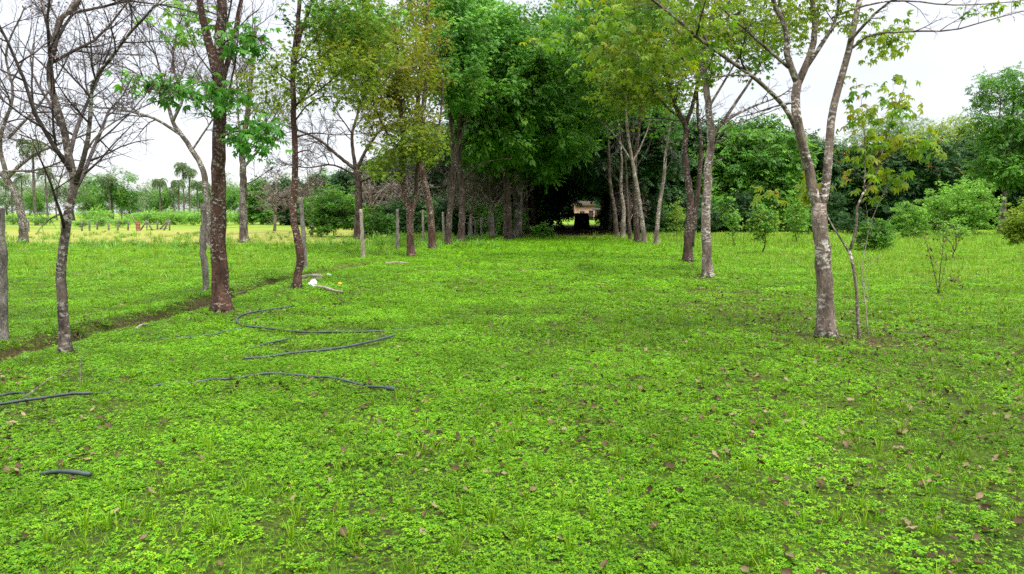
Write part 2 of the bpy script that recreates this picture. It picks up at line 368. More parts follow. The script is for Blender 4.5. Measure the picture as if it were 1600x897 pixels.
def crown_points(ells, n):
    """points in a union of ellipsoids, denser towards the outside"""
    vol = np.array([e_[3] * e_[4] * e_[5] for e_ in ells]); pr = vol / vol.sum(); k = rng.choice(len(ells), n, p=pr)
    E = np.array([e_[:6] for e_ in ells])[k]; d = rnd_dirs(n); r = rng.random(n) ** .5
    return E[:, :3] + d * r[:, None] * E[:, 3:6]
def make_tree(name, label, cat, base_px, stems, bark, group=None, leaf=None, crown=None, grow_p=None, twigs=None, baseY=None, rough=.05, seed=1):
    global rng
    rng = np.random.default_rng(seed)
    base, st = stems_from(base_px, stems, baseY); root = thing(name, label, cat, base, group)
    sk = Skel(); nodes, nr = [], []
    for i, (P, r0, r1) in enumerate(st):
        Q, r = add_stem(sk, P, r0, r1, root=(i == 0 or P[0, 2] < .25)); k = slice(int(len(Q) * (.35 if i == 0 else .15)), None)
        nodes.append(Q[k]); nr.append(r[k])
    Vt, Ft = sk.mesh(base, rough); mesh_obj('trunk', Vt, Ft, bark, root, smooth=True)
    nodes = np.concatenate(nodes); nr = np.concatenate(nr)
    tw = Skel(); allpos = []
    if crown:
        for c in crown:
            Yb = base[1] + c['dY']; cc = at(c['c'][0], c['c'][1], Yb); s = Yb / F
            ell = (cc[0], cc[1], cc[2], c['r'][0] * s, c.get('ry', c['r'][0] * s), c['r'][1] * s)
            pts = crown_points([ell], int(c['n'] * c.get('m', 1.5))); pts = pts[pts[:, 2] > .2]
            nodes, nr = connect(tw, nodes, nr, pts, rmin=c.get('rmin', .0035))
            pos, ax, up, sz = leaves_at(pts, int(round(c.get('per', 10) * c.get('k', 1.35))), c.get('rad', .3), 1.12 * c.get('size', .1), droop=c.get('droop', -.3), jit=c.get('jit', .45))
            nl = len(pos) // max(1, len(pts)); vv = np.clip(np.repeat(rng.random(len(pts)), nl) * .6 + rng.random(len(pos)) * .4, 0, 1)
            leaf_obj(c.get('name', 'foliage'), c.get('tmpl', T_palm3), pos, ax, up, sz, M[c['mat']], root, base, vv)
    if grow_p:
        P = dict(n=(9, 6, 5), t0=(.3, .2, .15), ang=(.5, 1.1), up=.1, ratio=(.55, .55, .5), wob=.16, curl=.03, rmin=.0028, tips=[])
        P.update(grow_p); P['tips'] = []
        for p_, r_ in list(sk.br)[P.get('skip', 0):]: grow(tw, p_, r_, 0, P)
        if P.get('leaf'):
            lf = P['leaf']; tp = np.array([a for a, b in P['tips']]); tp = tp[rng.random(len(tp)) < lf.get('prob', 1)]
            pos, ax, up, sz = leaves_at(tp, lf['per'], lf['rad'], lf['size'], droop=lf.get('droop', -.3))
            leaf_obj(lf.get('name', 'foliage'), lf.get('tmpl', T_palm3), pos, ax, up, sz, M[lf['mat']], root, base)
    if tw.br:
        V, Fc = tw.mesh(base); mesh_obj('branches', V, Fc, twigs or bark, root)
    return root
# ---------------------------------------------------------------- the ground
def graded(lo, hi, f0, f1, step, g=1.13):
    a = list(np.arange(f0, f1 + 1e-6, step)); s = step; x = f1
    while x < hi: s *= g; x += s; a.append(x)
    s = step; x = f0
    while x > lo: s *= g; x -= s; a.insert(0, x)
    return np.array(a)
gx = graded(-1500, 1500, -8.5, 8.5, .11); gy = graded(-60, 3000, 1.5, 27, .12)
XX, YY = np.meshgrid(gx, gy); ZZ = height(XX, YY)
soil_shade = np.exp(-((ditch_d(XX, YY) + .02) / (.06 + .16 * vnoise(YY, YY * 0, 1.3, 44))) ** 4) * np.clip((30 - YY) / 10, 0, 1) * np.clip(fbm(XX, YY, 1.1, 40) * 5 - 1.9, .35, 1)
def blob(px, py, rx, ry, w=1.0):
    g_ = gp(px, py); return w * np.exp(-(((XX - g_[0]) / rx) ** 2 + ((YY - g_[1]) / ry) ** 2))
SOIL_SHADES = [(240, 492, .35, .7, 1.2), (110, 528, .35, .3, 1.), (1375, 535, .35, .5, 1.3), (1450, 545, .5, .35, .8), (1290, 533, .3, .2, .7), (500, 437, .7, .35, .9),
         (600, 415, 1.2, .6, .7), (780, 412, 1.5, .6, .35), (1465, 465, .5, .4, .9), (1190, 398, .8, .8, .6), (347, 492, .4, .25, .7), (440, 437, .8, .4, .8), (1440, 520, 1.0, .5, .5), (1100, 480, 1.2, .8, .35), (400, 365, 4, 4, .6), (463, 453, .35, .25, .8), (103, 560, .3, .2, .8), (1106, 437, .45, .3, .8), (1074, 412, .5, .35, .8), (643, 403, .5, .4, .8), (676, 392, .5, .4, .8), (1150, 455, .9, .8, .6), (1000, 400, 1.5, 1.2, .5)]  # bare earth patches; those at trunk feet also paint in contact shade
for s_ in SOIL_SHADES: soil_shade = np.maximum(soil_shade, blob(*s_) * np.clip(fbm(XX, YY, .7, 41) * 3 - .7, 0, 1))
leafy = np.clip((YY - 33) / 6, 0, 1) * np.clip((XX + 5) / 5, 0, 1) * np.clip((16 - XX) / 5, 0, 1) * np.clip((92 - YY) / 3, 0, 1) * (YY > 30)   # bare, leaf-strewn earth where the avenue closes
soil_shade = np.maximum(soil_shade, leafy * np.clip((YY - 44) / 8, 0, 1) * .95)
nx, ny = len(gx), len(gy); i = np.arange(ny - 1)[:, None]; j = np.arange(nx - 1)[None]
q = np.stack((i * nx + j, i * nx + j + 1, (i + 1) * nx + j + 1, (i + 1) * nx + j), -1).reshape(-1, 4)
m, t, o = newmat('ground_turf')
gm = t.nodes.new('ShaderNodeNewGeometry').outputs['Position']; sp = t.nodes.new('ShaderNodeSeparateXYZ'); t.links.new(gm, sp.inputs[0])
fine = noise(t, 30, 5, gm, None, .75); mid = noise(t, 1.1, 4, gm); big = noise(t, .12, 3, gm)
green = rampn(t, fine, [(.36, (.03, .022, .012)), (.50, (.035, .06, .007)), (.66, (.09, .16, .008))])
green = mixc(t, .6, green, rampn(t, mid, [(.3, (.55, .62, .6)), (.7, (1.35, 1.25, 1.1))]), 'MULTIPLY')
farg = rampn(t, big, [(.35, (.08, .17, .010)), (.55, (.13, .23, .014)), (.7, (.20, .27, .03))])
farg = mixc(t, .5, farg, rampn(t, mid, [(.3, (.7, .75, .8)), (.7, (1.25, 1.2, 1.1))]), 'MULTIPLY')
fy = t.nodes.new('ShaderNodeMapRange'); t.links.new(sp.outputs['Y'], fy.inputs[0]); fy.inputs[1].default_value = 14; fy.inputs[2].default_value = 30
c = mixc(t, fy.outputs[0], green, farg)
# the dry mown field beyond the left-hand trees
wob = math_(t, 'MULTIPLY_ADD', mid, 5.0, -2.5); yy = math_(t, 'ADD', sp.outputs['Y'], wob)
f1 = t.nodes.new('ShaderNodeMapRange'); t.links.new(yy, f1.inputs[0]); f1.inputs[1].default_value = 34.5; f1.inputs[2].default_value = 38
f2 = t.nodes.new('ShaderNodeMapRange'); t.links.new(sp.outputs['X'], f2.inputs[0]); f2.inputs[1].default_value = -7; f2.inputs[2].default_value = -11
f3 = t.nodes.new('ShaderNodeMapRange'); t.links.new(yy, f3.inputs[0]); f3.inputs[1].default_value = 75; f3.inputs[2].default_value = 60; f3.inputs[3].default_value = .25
fm = math_(t, 'MULTIPLY', math_(t, 'MULTIPLY', f1.outputs[0], f2.outputs[0]), f3.outputs[0])
dry = rampn(t, mid, [(.35, (.16, .20, .03)), (.65, (.25, .225, .06))]); c = mixc(t, fm, c, dry)
at_ = t.nodes.new('ShaderNodeAttribute'); at_.attribute_name = 'soil_shade'
earth = rampn(t, fine, [(.3, (.028, .016, .010)), (.55, (.07, .042, .026)), (.75, (.15, .10, .065))])  # earth tone, doubling as painted contact shade round the trunks
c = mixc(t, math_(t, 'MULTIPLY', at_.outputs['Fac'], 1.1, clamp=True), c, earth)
p = t.nodes.new('ShaderNodeBsdfPrincipled'); t.links.new(c, p.inputs['Base Color']); p.inputs['Roughness'].default_value = .95; p.inputs['Specular IOR Level'].default_value = .1
b = t.nodes.new('ShaderNodeBump'); b.inputs['Strength'].default_value = .7; b.inputs['Distance'].default_value = .05; t.links.new(fine, b.inputs['Height']); t.links.new(b.outputs[0], p.inputs['Normal'])
t.links.new(p.outputs[0], o.inputs[0]); M['ground'] = m
ground = mesh_obj('ground', np.stack((XX, YY, ZZ), -1).reshape(-1, 3), [q], M['ground'], smooth=True, attr={'soil_shade': soil_shade.ravel()})
tag(ground, kind='structure')

# ---------------------------------------------------------------- the near trees, each traced
A1 = make_tree('bare_tree', 'slim low forking bare tree with whitish lower bark, nearest on the left', 'tree', (103, 557),
    [([(103, 557), (98, 480), (96, 410, .05), (108, 330), (118, 285), (108, 250), (98, 195), (84, 150), (77, 110), (86, 67, -.1), (92, 33), (122, 0, .1), (150, -60, .3), (170, -160, .5)], .059, .014),
     ([(116, 292), (128, 255, -.1), (138, 215, -.1), (142, 160, -.2), (147, 125, -.3), (176, 88, -.4), (205, 50, -.5), (260, -10, -.7)], .028, .009),
     ([(88, 80), (74, 45), (66, 0, .2), (50, -80, .4)], .02, .008),
     ([(132, 240), (158, 205, .2), (200, 178, .4), (262, 150, .7), (330, 120, 1.)], .012, .004),
     ([(108, 250), (70, 225, .3), (20, 205, .6), (-60, 160, .9)], .012, .004)], M['bark_grey'], 'bare trees on the left',
    grow_p=dict(n=(12, 8, 5), t0=(.25, .12, .1), ratio=(.45, .55, .5), ang=(.5, 1.15), maxl=(2.0, 1.0, .5), wob=.11, rmin=.002, skip=0, leaf=dict(per=5, rad=.09, size=.035, mat='seed', prob=.22, tmpl=T_single, name='seed_pods')),
    twigs=M['bark_twig'], seed=11)
B1 = make_tree('bare_tree', 'bare grey tree leaning left at the far left edge, standing by the dry field', 'tree', (36, 380),
    [([(36, 380), (36, 350), (28, 315), (10, 280), (-15, 262)], .21, .13),
     ([(10, 280), (35, 255), (60, 238), (100, 222, -1), (150, 205, -2)], .11, .03), ([(12, 282), (0, 220), (20, 150), (10, 80), (40, 10)], .12, .03),
     ([(14, 215), (60, 165), (90, 120), (120, 60)], .08, .025), ([(5, 268), (60, 265, -1), (110, 250, -2), (165, 262, -3)], .06, .02), ([(-15, 262), (-40, 180), (-20, 90), (0, 0)], .1, .03)],
    M['bark_grey'], 'bare trees on the left', grow_p=dict(n=(9, 7, 5), t0=(.2, .12, .1), ratio=(.5, .5, .5), maxl=(4., 2., 1.), rmin=.006, curl=.04, skip=1), twigs=M['bark_twig'], seed=12)
C1 = make_tree('lapacho_tree', 'reddish trunk with big bright green leaf clusters, beside the black hose loop', 'tree', (347, 488),
    [([(347, 488), (343, 430), (341, 360), (341, 300), (342, 230), (343, 170), (340, 120), (344, 60), (346, 0), (350, -80), (360, -200)], .135, .05),
     ([(341, 128), (332, 90), (322, 50), (312, 0), (300, -90)], .075, .03),
     ([(341, 165), (352, 110, .1), (366, 60, .1), (376, 0, .2), (395, -80, .4)], .05, .02),
     ([(340, 190), (320, 165, -.4), (285, 150, -.8), (240, 140, -1.2), (205, 128, -1.5)], .02, .006), ([(344, 215), (370, 205, -.3), (400, 205, -.5), (430, 220, -.7)], .018, .006),
     ([(344, 70), (375, 55, -.2), (405, 60, -.4), (430, 80, -.5)], .02, .006)], M['bark_red'], 'lapacho trees along the avenue',
    crown=[dict(c=(255, 133), r=(62, 20), dY=-1.3, n=26, per=3, rad=.2, size=.165, mat='leaf_bright', m=1.6, k=1., tmpl=T_palm5, rmin=.003),
           dict(c=(330, 150), r=(48, 28), dY=-.6, n=26, per=3, rad=.24, size=.165, mat='leaf_bright', m=1.6, k=1., tmpl=T_palm5, rmin=.003),
           dict(c=(395, 212), r=(42, 42), dY=-.5, n=34, per=3, rad=.24, size=.165, mat='leaf_bright', m=1.6, k=1., tmpl=T_palm5, rmin=.003),
           dict(c=(385, 65), r=(46, 26), dY=-.3, n=24, per=3, rad=.22, size=.16, mat='leaf_bright', m=1.6, k=1., tmpl=T_palm5, rmin=.003),
           dict(c=(290, 35), r=(60, 40), dY=.3, n=24, per=3, rad=.15, size=.15, mat='leaf_fresh', tmpl=T_palm5, rmin=.003),
           dict(c=(350, -110), r=(130, 70), dY=0, n=50, per=4, rad=.2, size=.17, mat='leaf_mid', tmpl=T_palm5, rmin=.003)],
    grow_p=dict(n=(7, 5), t0=(.45, .2), ratio=(.28, .5), maxl=(1.6, .6), rmin=.0025, skip=0), twigs=M['bark_twig'], seed=13, rough=.07)
D1 = make_tree('bare_tree', 'dark bare tree behind the pale crooked post, bending left into long leafless boughs', 'tree', (326, 388),
    [([(326, 388), (325, 345), (322, 300), (316, 262), (300, 235), (285, 212), (270, 190), (262, 160)], .19, .07),
     ([(285, 212), (240, 185), (190, 172), (130, 165), (80, 150)], .07, .02), ([(270, 190), (285, 150), (270, 100), (280, 40), (300, 0)], .07, .02),
     ([(262, 160), (220, 120), (180, 100), (120, 92)], .05, .015), ([(300, 235), (330, 190), (355, 150), (395, 120)], .05, .015), ([(262, 160), (240, 80), (200, 20), (180, -30)], .05, .015)],
    M['bark_grey'], 'bare trees on the left', grow_p=dict(n=(13, 9, 6), t0=(.2, .12, .1), ratio=(.5, .5, .5), maxl=(3.8, 1.9, .9), rmin=.007, skip=1), twigs=M['bark_twig'], seed=14)
E1 = make_tree('grey_tree', 'dark straight tree standing alone in the grass beyond the fence posts, thinly leafed', 'tree', (382, 379),
    [([(382, 379), (380, 330), (380, 270), (378, 235), (385, 190), (392, 120), (400, 40)], .22, .08),
     ([(379, 240), (350, 200), (330, 150), (300, 100)], .09, .025), ([(380, 262), (410, 225), (430, 180), (455, 150)], .08, .025), ([(380, 290), (400, 280, -.5), (425, 262, -1)], .04, .015), ([(379, 245), (372, 180), (368, 110), (350, 40)], .07, .02)],
    M['bark_grey'], 'bare trees on the left', leaf=1,
    crown=[dict(c=(395, 150), r=(75, 70), dY=0, n=80, per=7, rad=.45, size=.16, mat='leaf_olive', rmin=.008)],
    grow_p=dict(n=(11, 7, 5), t0=(.35, .15, .1), ratio=(.45, .5, .45), maxl=(3.2, 1.6, .8), rmin=.007), twigs=M['bark_twig'], seed=15)
F1 = make_tree('lapacho_tree', 'slender reddish trunk with a slight kink beside the white stone, sparse olive leaves', 'tree', (463, 451),
    [([(463, 451), (466, 425), (469, 400), (463, 365), (458, 335), (460, 290), (461, 240), (459, 190), (458, 150), (458, 100), (464, 50), (468, 0), (475, -70), (480, -160)], .084, .026),
     ([(459, 110), (468, 60), (482, 20), (492, -20), (520, -90)], .045, .015),
     ([(461, 215), (490, 208, -.2), (530, 211, -.4), (575, 208, -.6)], .02, .006), ([(460, 165), (500, 140, .2), (545, 105, .3), (590, 95, .3)], .022, .006),
     ([(460, 190), (485, 160, .2), (520, 150, .5), (570, 160, .8)], .018, .006), ([(458, 130), (430, 110, -.2), (410, 85, -.3), (395, 60, -.4)], .018, .006),
     ([(461, 240), (480, 235), (500, 242, -.1)], .018, .005), ([(458, 80), (490, 95, .2), (520, 75, .4), (560, 60, .6)], .018, .005)], M['bark_red'], 'lapacho trees along the avenue',
    crown=[dict(c=(520, 110), r=(90, 60), dY=0, n=130, per=5, rad=.22, size=.11, mat='leaf_olive', rmin=.003),
           dict(c=(430, 130), r=(60, 60), dY=.2, n=45, per=5, rad=.22, size=.11, mat='leaf_olive', rmin=.003),
           dict(c=(530, 30), r=(90, 40), dY=.4, n=90, per=6, rad=.22, size=.11, mat='leaf_mid', rmin=.003),
           dict(c=(560, 60), r=(90, 60), dY=.6, n=110, per=6, rad=.24, size=.12, mat='leaf_olive', rmin=.003), dict(c=(490, -90), r=(150, 70), dY=0, n=90, per=6, rad=.25, size=.12, mat='leaf_olive', rmin=.003)],
    grow_p=dict(n=(7, 5), t0=(.4, .2), ratio=(.3, .5), maxl=(1.8, .7), rmin=.0028), twigs=M['bark_twig'], seed=16)
G1 = make_tree('bare_tree', 'thick dark tree behind the green thicket with long bare boughs spreading both ways', 'tree', (561, 374),
    [([(561, 374), (560, 330), (560, 290), (556, 265)], .27, .16), ([(556, 265), (530, 245), (500, 220), (470, 205), (430, 190)], .12, .03),
     ([(556, 268), (575, 230), (600, 200), (640, 190)], .12, .03), ([(556, 265), (550, 215), (560, 160), (540, 100)], .12, .03), ([(560, 285), (600, 270, -1), (650, 265, -2), (700, 262, -2)], .08, .02),
     ([(558, 275), (520, 258, -1), (480, 262, -2), (440, 255, -3)], .07, .02)], M['bark_brown'], 'bare trees on the left',
    grow_p=dict(n=(14, 9, 6), t0=(.25, .12, .1), ratio=(.55, .55, .5), maxl=(4.2, 2.1, 1.0), rmin=.008, skip=1), twigs=M['bark_twig'], seed=17)
I1 = make_tree('lapacho_tree', 'forked reddish tree with rusty olive crown, first past the fallen sticks', 'tree', (643, 401),
    [([(643, 401), (641, 370), (640, 335), (634, 305), (628, 265), (630, 220), (625, 160), (620, 90), (615, 20)], .14, .05),
     ([(641, 345), (649, 310), (652, 270), (656, 220), (662, 150), (672, 80)], .085, .03), ([(628, 240), (600, 200), (580, 150), (565, 100)], .05, .02)], M['bark_red'], 'lapacho trees along the avenue',
    crown=[dict(c=(560, 40), r=(75, 60), dY=2, n=120, per=12, rad=.5, size=.19, mat='leaf_blue', rmin=.006), dict(c=(615, 140), r=(70, 120), dY=0, n=210, per=11, rad=.36, size=.15, mat='leaf_rust', rmin=.005), dict(c=(560, 90), r=(60, 80), dY=0, n=110, per=10, rad=.36, size=.15, mat='leaf_olive', rmin=.005), dict(c=(650, 225), r=(45, 35), dY=-.5, n=55, per=10, rad=.34, size=.15, mat='leaf_olive', rmin=.005),
           dict(c=(600, 255), r=(45, 25), dY=-.5, n=24, per=9, rad=.32, size=.15, mat='leaf_olive', rmin=.005)],
    grow_p=dict(n=(6, 5), t0=(.4, .2), ratio=(.35, .5), maxl=(2.2, .9), rmin=.004), twigs=M['bark_twig'], seed=18)
J1 = make_tree('lapacho_tree', 'rust brown trunk leaning left behind the forked one, rusty crown', 'tree', (676, 390),
    [([(676, 390), (674, 350), (670, 315), (662, 275), (655, 240), (652, 190), (655, 120), (665, 50), (670, -20)], .16, .05), ([(660, 265), (680, 220), (690, 170), (692, 120)], .07, .025)], M['bark_red'], 'lapacho trees along the avenue',
    crown=[dict(c=(648, 100), r=(55, 110), dY=0, n=170, per=11, rad=.42, size=.17, mat='leaf_rust', rmin=.006), dict(c=(668, 215), r=(32, 30), dY=0, n=36, per=11, rad=.38, size=.17, mat='leaf_olive', rmin=.006)],
    grow_p=dict(n=(6, 5), t0=(.4, .2), ratio=(.3, .5), maxl=(2.2, .9), rmin=.005), twigs=M['bark_twig'], seed=19)
K1 = make_tree('green_tree', 'slimmer of the two dark close trunks under tall fresh green crowns', 'tree', (700, 384),
    [([(700, 384), (702, 340), (706, 300), (709, 262), (705, 200), (700, 140), (690, 60)], .16, .06), ([(708, 250), (725, 200), (735, 150), (740, 80)], .07, .03)], M['bark_brown'], 'lapacho trees along the avenue',
    crown=[dict(c=(715, 60), r=(58, 90), dY=0, n=190, per=12, rad=.5, size=.27, mat='leaf_blue', rmin=.006), dict(c=(715, 130), r=(50, 45), dY=-1, n=70, per=12, rad=.45, size=.27, mat='leaf_mid', rmin=.006)], twigs=M['bark_twig'], seed=20)
L1 = make_tree('green_tree', 'thicker of the two dark close trunks, carrying the broadest fresh green crown beside the avenue', 'tree', (719, 379),
    [([(719, 379), (722, 340), (722, 300), (718, 262), (716, 225), (722, 180), (735, 100), (745, 20)], .19, .07), ([(717, 240), (740, 195), (770, 165), (800, 140)], .09, .03), ([(717, 230), (705, 180), (690, 140), (685, 80)], .08, .03),
     ([(722, 285), (745, 260, -.5), (775, 250, -1), (800, 248, -1)], .05, .015)], M['bark_brown'], 'lapacho trees along the avenue',
    crown=[dict(c=(770, 70), r=(62, 70), dY=0, n=200, per=12, rad=.5, size=.29, mat='leaf_blue', rmin=.007), dict(c=(750, 140), r=(70, 36), dY=-1, n=90, per=12, rad=.5, size=.29, mat='leaf_mid', rmin=.007),
           dict(c=(700, 10), r=(70, 50), dY=1, n=120, per=12, rad=.5, size=.29, mat='leaf_mid', rmin=.007)], twigs=M['bark_twig'], seed=21)

R1 = make_tree('lapacho_tree', 'stout grey trunk splitting into two tall limbs, nearest on the right', 'tree', (1290, 531),
    [([(1290, 531), (1291, 480), (1287, 420), (1283, 370), (1280, 318)], .104, .082),
     ([(1281, 335), (1271, 300), (1264, 262), (1250, 215, -.1), (1244, 180, -.1), (1243, 145), (1247, 126)], .062, .048),
     ([(1282, 330), (1291, 290), (1294, 240), (1301, 180, .1), (1311, 135, .15), (1322, 95, .2), (1330, 60, .25), (1341, 10, .3), (1355, -60, .4), (1365, -140, .5)], .056, .024),
     ([(1246, 130), (1236, 105), (1229, 80), (1229, 45), (1210, 10), (1200, -30), (1180, -110)], .042, .018),
     ([(1247, 130), (1260, 100, .05), (1272, 62, .1), (1272, 20, .1), (1266, -30, .2), (1270, -120, .3)], .045, .02),
     ([(1258, 108, .05), (1285, 68, 0), (1306, 32, 0), (1310, 0, -.1), (1322, -60, -.2)], .03, .012),
     ([(1243, 200, -.1), (1228, 170, -.2), (1200, 140, -.4), (1170, 115, -.6), (1130, 88, -.8), (1095, 62, -1.), (1058, 30, -1.2), (1020, 0, -1.4), (960, -50, -1.7)], .028, .01),
     ([(1232, 105, 0), (1205, 82, -.1), (1180, 60, -.2), (1160, 42, -.3), (1130, 15, -.4), (1090, -20, -.5)], .022, .008),
     ([(1332, 75, .2), (1352, 58, .1), (1385, 51, 0), (1440, 49, -.1), (1490, 47, -.2), (1550, 30, -.3), (1620, 12, -.4)], .017, .004),
     ([(1326, 66, .2), (1345, 45, .1), (1366, 22, 0), (1392, 2, -.1), (1430, -30, -.2)], .022, .008),
     ([(1300, 28, .1), (1340, 12, 0), (1390, 2, -.1), (1440, 3, -.2), (1480, 8, -.3), (1560, 5, -.4), (1640, -5, -.5)], .014, .004),
     ([(1243, 160, -.1), (1215, 165, .1), (1175, 178, .3), (1150, 184, .5)], .014, .005), ([(1175, 118, -.6), (1140, 118, -.7), (1105, 122, -.8), (1080, 120, -.9), (1050, 132, -1.)], .012, .004)],
    M['bark_pale'], 'lapacho trees along the avenue',
    crown=[dict(c=(1060, 60), r=(120, 75), dY=-1., n=95, per=4, rad=.17, size=.115, mat='leaf_amber', tmpl=T_palm5, rmin=.0022, m=.75, k=1.),
           dict(c=(1000, 90), r=(70, 50), dY=-.9, n=52, per=4, rad=.17, size=.115, mat='leaf_olive', tmpl=T_palm5, rmin=.0022, m=.75, k=1.),
           dict(c=(930, 50), r=(110, 60), dY=-1.2, n=70, per=4, rad=.17, size=.115, mat='leaf_amber', tmpl=T_palm5, rmin=.0022, m=.75, k=1.),
           dict(c=(1020, -30), r=(200, 50), dY=-.6, n=90, per=4, rad=.2, size=.12, mat='leaf_olive', tmpl=T_palm5, rmin=.0022, m=.75, k=1.),
           dict(c=(1385, 65), r=(45, 40), dY=.4, n=50, per=4, rad=.13, size=.10, mat='leaf_lime', tmpl=T_palm5, rmin=.0022, m=.75, k=1.),
           dict(c=(1545, 12), r=(45, 10), dY=-.3, n=7, per=3, rad=.09, size=.085, mat='leaf_amber', tmpl=T_palm3, rmin=.002),
           dict(c=(1240, 25), r=(120, 45), dY=.2, n=75, per=4, rad=.15, size=.09, mat='leaf_olive', tmpl=T_palm3, rmin=.0025),
           dict(c=(1180, -120), r=(300, 80), dY=0, n=150, per=4, rad=.2, size=.12, mat='leaf_olive', tmpl=T_palm3, rmin=.003)],
    grow_p=dict(n=(5, 4, 3), t0=(.25, .2, .2), ratio=(.26, .5, .5), maxl=(1.1, .5, .3), rmin=.0018, skip=3), twigs=M['bark_twig'], seed=22, rough=.06)
R2 = make_tree('lapacho_tree', 'second tree of the right row, grey mottled bark, one long bough reaching right', 'tree', (1106, 434),
    [([(1106, 434), (1105, 400), (1103, 350), (1105, 300), (1108, 250), (1111, 210), (1106, 160), (1100, 110), (1098, 50), (1090, -30)], .125, .05),
     ([(1110, 222), (1122, 200, .1), (1145, 182, .2), (1180, 165, .3), (1215, 152, .3), (1240, 135, .2)], .05, .012), ([(1128, 192, .1), (1150, 160, .3), (1180, 115, .5), (1200, 80, .7), (1230, 40, .9)], .045, .012),
     ([(1112, 230), (1135, 200, -.3), (1175, 185, -.6), (1220, 168, -.9), (1240, 158, -1.)], .022, .006), ([(1106, 170), (1130, 130, .3), (1160, 80, .6), (1185, 40, .8)], .035, .012), ([(1103, 130), (1080, 90), (1060, 50), (1040, 0)], .035, .012),
     ([(1186, 100, .5), (1195, 60, .5), (1190, 20, .5)], .02, .006)], M['bark_pale'], 'lapacho trees along the avenue',
    crown=[dict(c=(1120, 60), r=(95, 65), dY=0, n=130, per=6, rad=.26, size=.13, mat='leaf_olive', rmin=.004), dict(c=(1165, 35), r=(110, 50), dY=-.4, n=90, per=6, rad=.26, size=.12, mat='leaf_olive', rmin=.004), dict(c=(1190, 70), r=(60, 60), dY=.5, n=60, per=6, rad=.26, size=.12, mat='leaf_mid', rmin=.004),
           dict(c=(1100, -100), r=(170, 80), dY=0, n=90, per=8, rad=.3, size=.14, mat='leaf_mid', rmin=.004)],
    grow_p=dict(n=(6, 5, 3), t0=(.4, .2, .2), ratio=(.35, .5, .5), maxl=(1.8, .9, .4), rmin=.003, skip=1), twigs=M['bark_twig'], seed=23, rough=.06)
R3 = make_tree('lapacho_tree', 'dark trunk with twin stems twisting together, third of the right row', 'tree', (1074, 410),
    [([(1074, 410), (1075, 370), (1079, 320), (1074, 280), (1070, 240), (1072, 200), (1063, 180), (1050, 150), (1038, 110), (1030, 50)], .15, .04),
     ([(1079, 385), (1085, 340), (1090, 300), (1094, 260), (1095, 220), (1090, 170), (1090, 100)], .10, .03), ([(1071, 195), (1082, 165), (1090, 130), (1096, 90), (1110, 30)], .07, .02), ([(1062, 182), (1042, 168), (1020, 140), (1000, 110)], .04, .012)],
    M['bark_brown'], 'lapacho trees along the avenue',
    crown=[dict(c=(1045, 90), r=(80, 85), dY=0, n=170, per=9, rad=.34, size=.15, mat='leaf_olive', rmin=.005), dict(c=(960, 10), r=(130, 70), dY=.5, n=130, per=10, rad=.4, size=.17, mat='leaf_mid', rmin=.005), dict(c=(980, 130), r=(60, 70), dY=.5, n=90, per=9, rad=.34, size=.15, mat='leaf_olive', rmin=.005)],
    grow_p=dict(n=(6, 5, 3), t0=(.35, .2, .2), ratio=(.35, .5, .5), maxl=(2.2, 1, .5), rmin=.004), twigs=M['bark_twig'], seed=24, rough=.06)
def row_tree(px, py, pts, r0, label, mat, seed, crown, bare=True, bark='bark_brown', extra=()):
    return make_tree('lapacho_tree', label, 'tree', (px, py), [(pts, r0, r0 * .3)] + list(extra), M[bark], 'lapacho trees along the avenue', crown=crown,
        grow_p=dict(n=(7, 5, 3), t0=(.35, .2, .2), ratio=(.35, .5, .5), maxl=(2.4, 1.1, .5), rmin=.005) if bare else None, twigs=M['bark_twig'], seed=seed)
row_tree(1025, 384, [(1025, 384), (1027, 350), (1032, 310), (1038, 270), (1040, 240), (1048, 180), (1050, 100)], .115, 'thin grey trunk bowing right, fourth of the right row', 'leaf_olive', 25,
    [dict(c=(1045, 180), r=(45, 45), dY=0, n=50, per=9, rad=.4, size=.17, mat='leaf_mid', rmin=.006)], bark='bark_pale')
row_tree(1008, 380, [(1008, 380), (1002, 340), (998, 310), (992, 275), (986, 240), (980, 200), (975, 120), (970, 60)], .13, 'pale trunk curving left out of the right row with a bare spiky top', 'leaf_olive', 26,
    [dict(c=(900, 30), r=(100, 70), dY=0, n=150, per=12, rad=.5, size=.2, mat='leaf_mid', rmin=.007), dict(c=(970, 70), r=(70, 70), dY=0, n=120, per=10, rad=.42, size=.18, mat='leaf_olive', rmin=.006)], bark='bark_pale',
    extra=[([(986, 250), (970, 225), (955, 205), (940, 190)], .05, .015), ([(988, 255), (1005, 220), (1015, 190), (1018, 150)], .05, .015)])
row_tree(996, 379, [(996, 379), (994, 340), (993, 300), (992, 250), (1000, 180), (1000, 80)], .17, 'thick dark trunk right behind the pale curving one', 'leaf_mid', 27,
    [dict(c=(1000, 60), r=(70, 80), dY=0, n=150, per=14, rad=.6, size=.22, mat='leaf_mid', rmin=.008)])
row_tree(985, 376, [(985, 376), (982, 340), (979, 300), (978, 260), (970, 200)], .11, 'narrow straight trunk left of the thick dark one in the right row', 'leaf_mid', 28,
    [dict(c=(960, 150), r=(50, 55), dY=0, n=90, per=14, rad=.6, size=.22, mat='leaf_mid', rmin=.008)])
row_tree(973, 373, [(973, 373), (974, 330), (970, 290), (971, 250), (965, 180)], .15, 'straight pale barked trunk in the middle of the right row', 'leaf_mid', 29,
    [dict(c=(930, 110), r=(60, 60), dY=0, n=120, per=14, rad=.65, size=.24, mat='leaf_mid', rmin=.009)], bark='bark_pale')
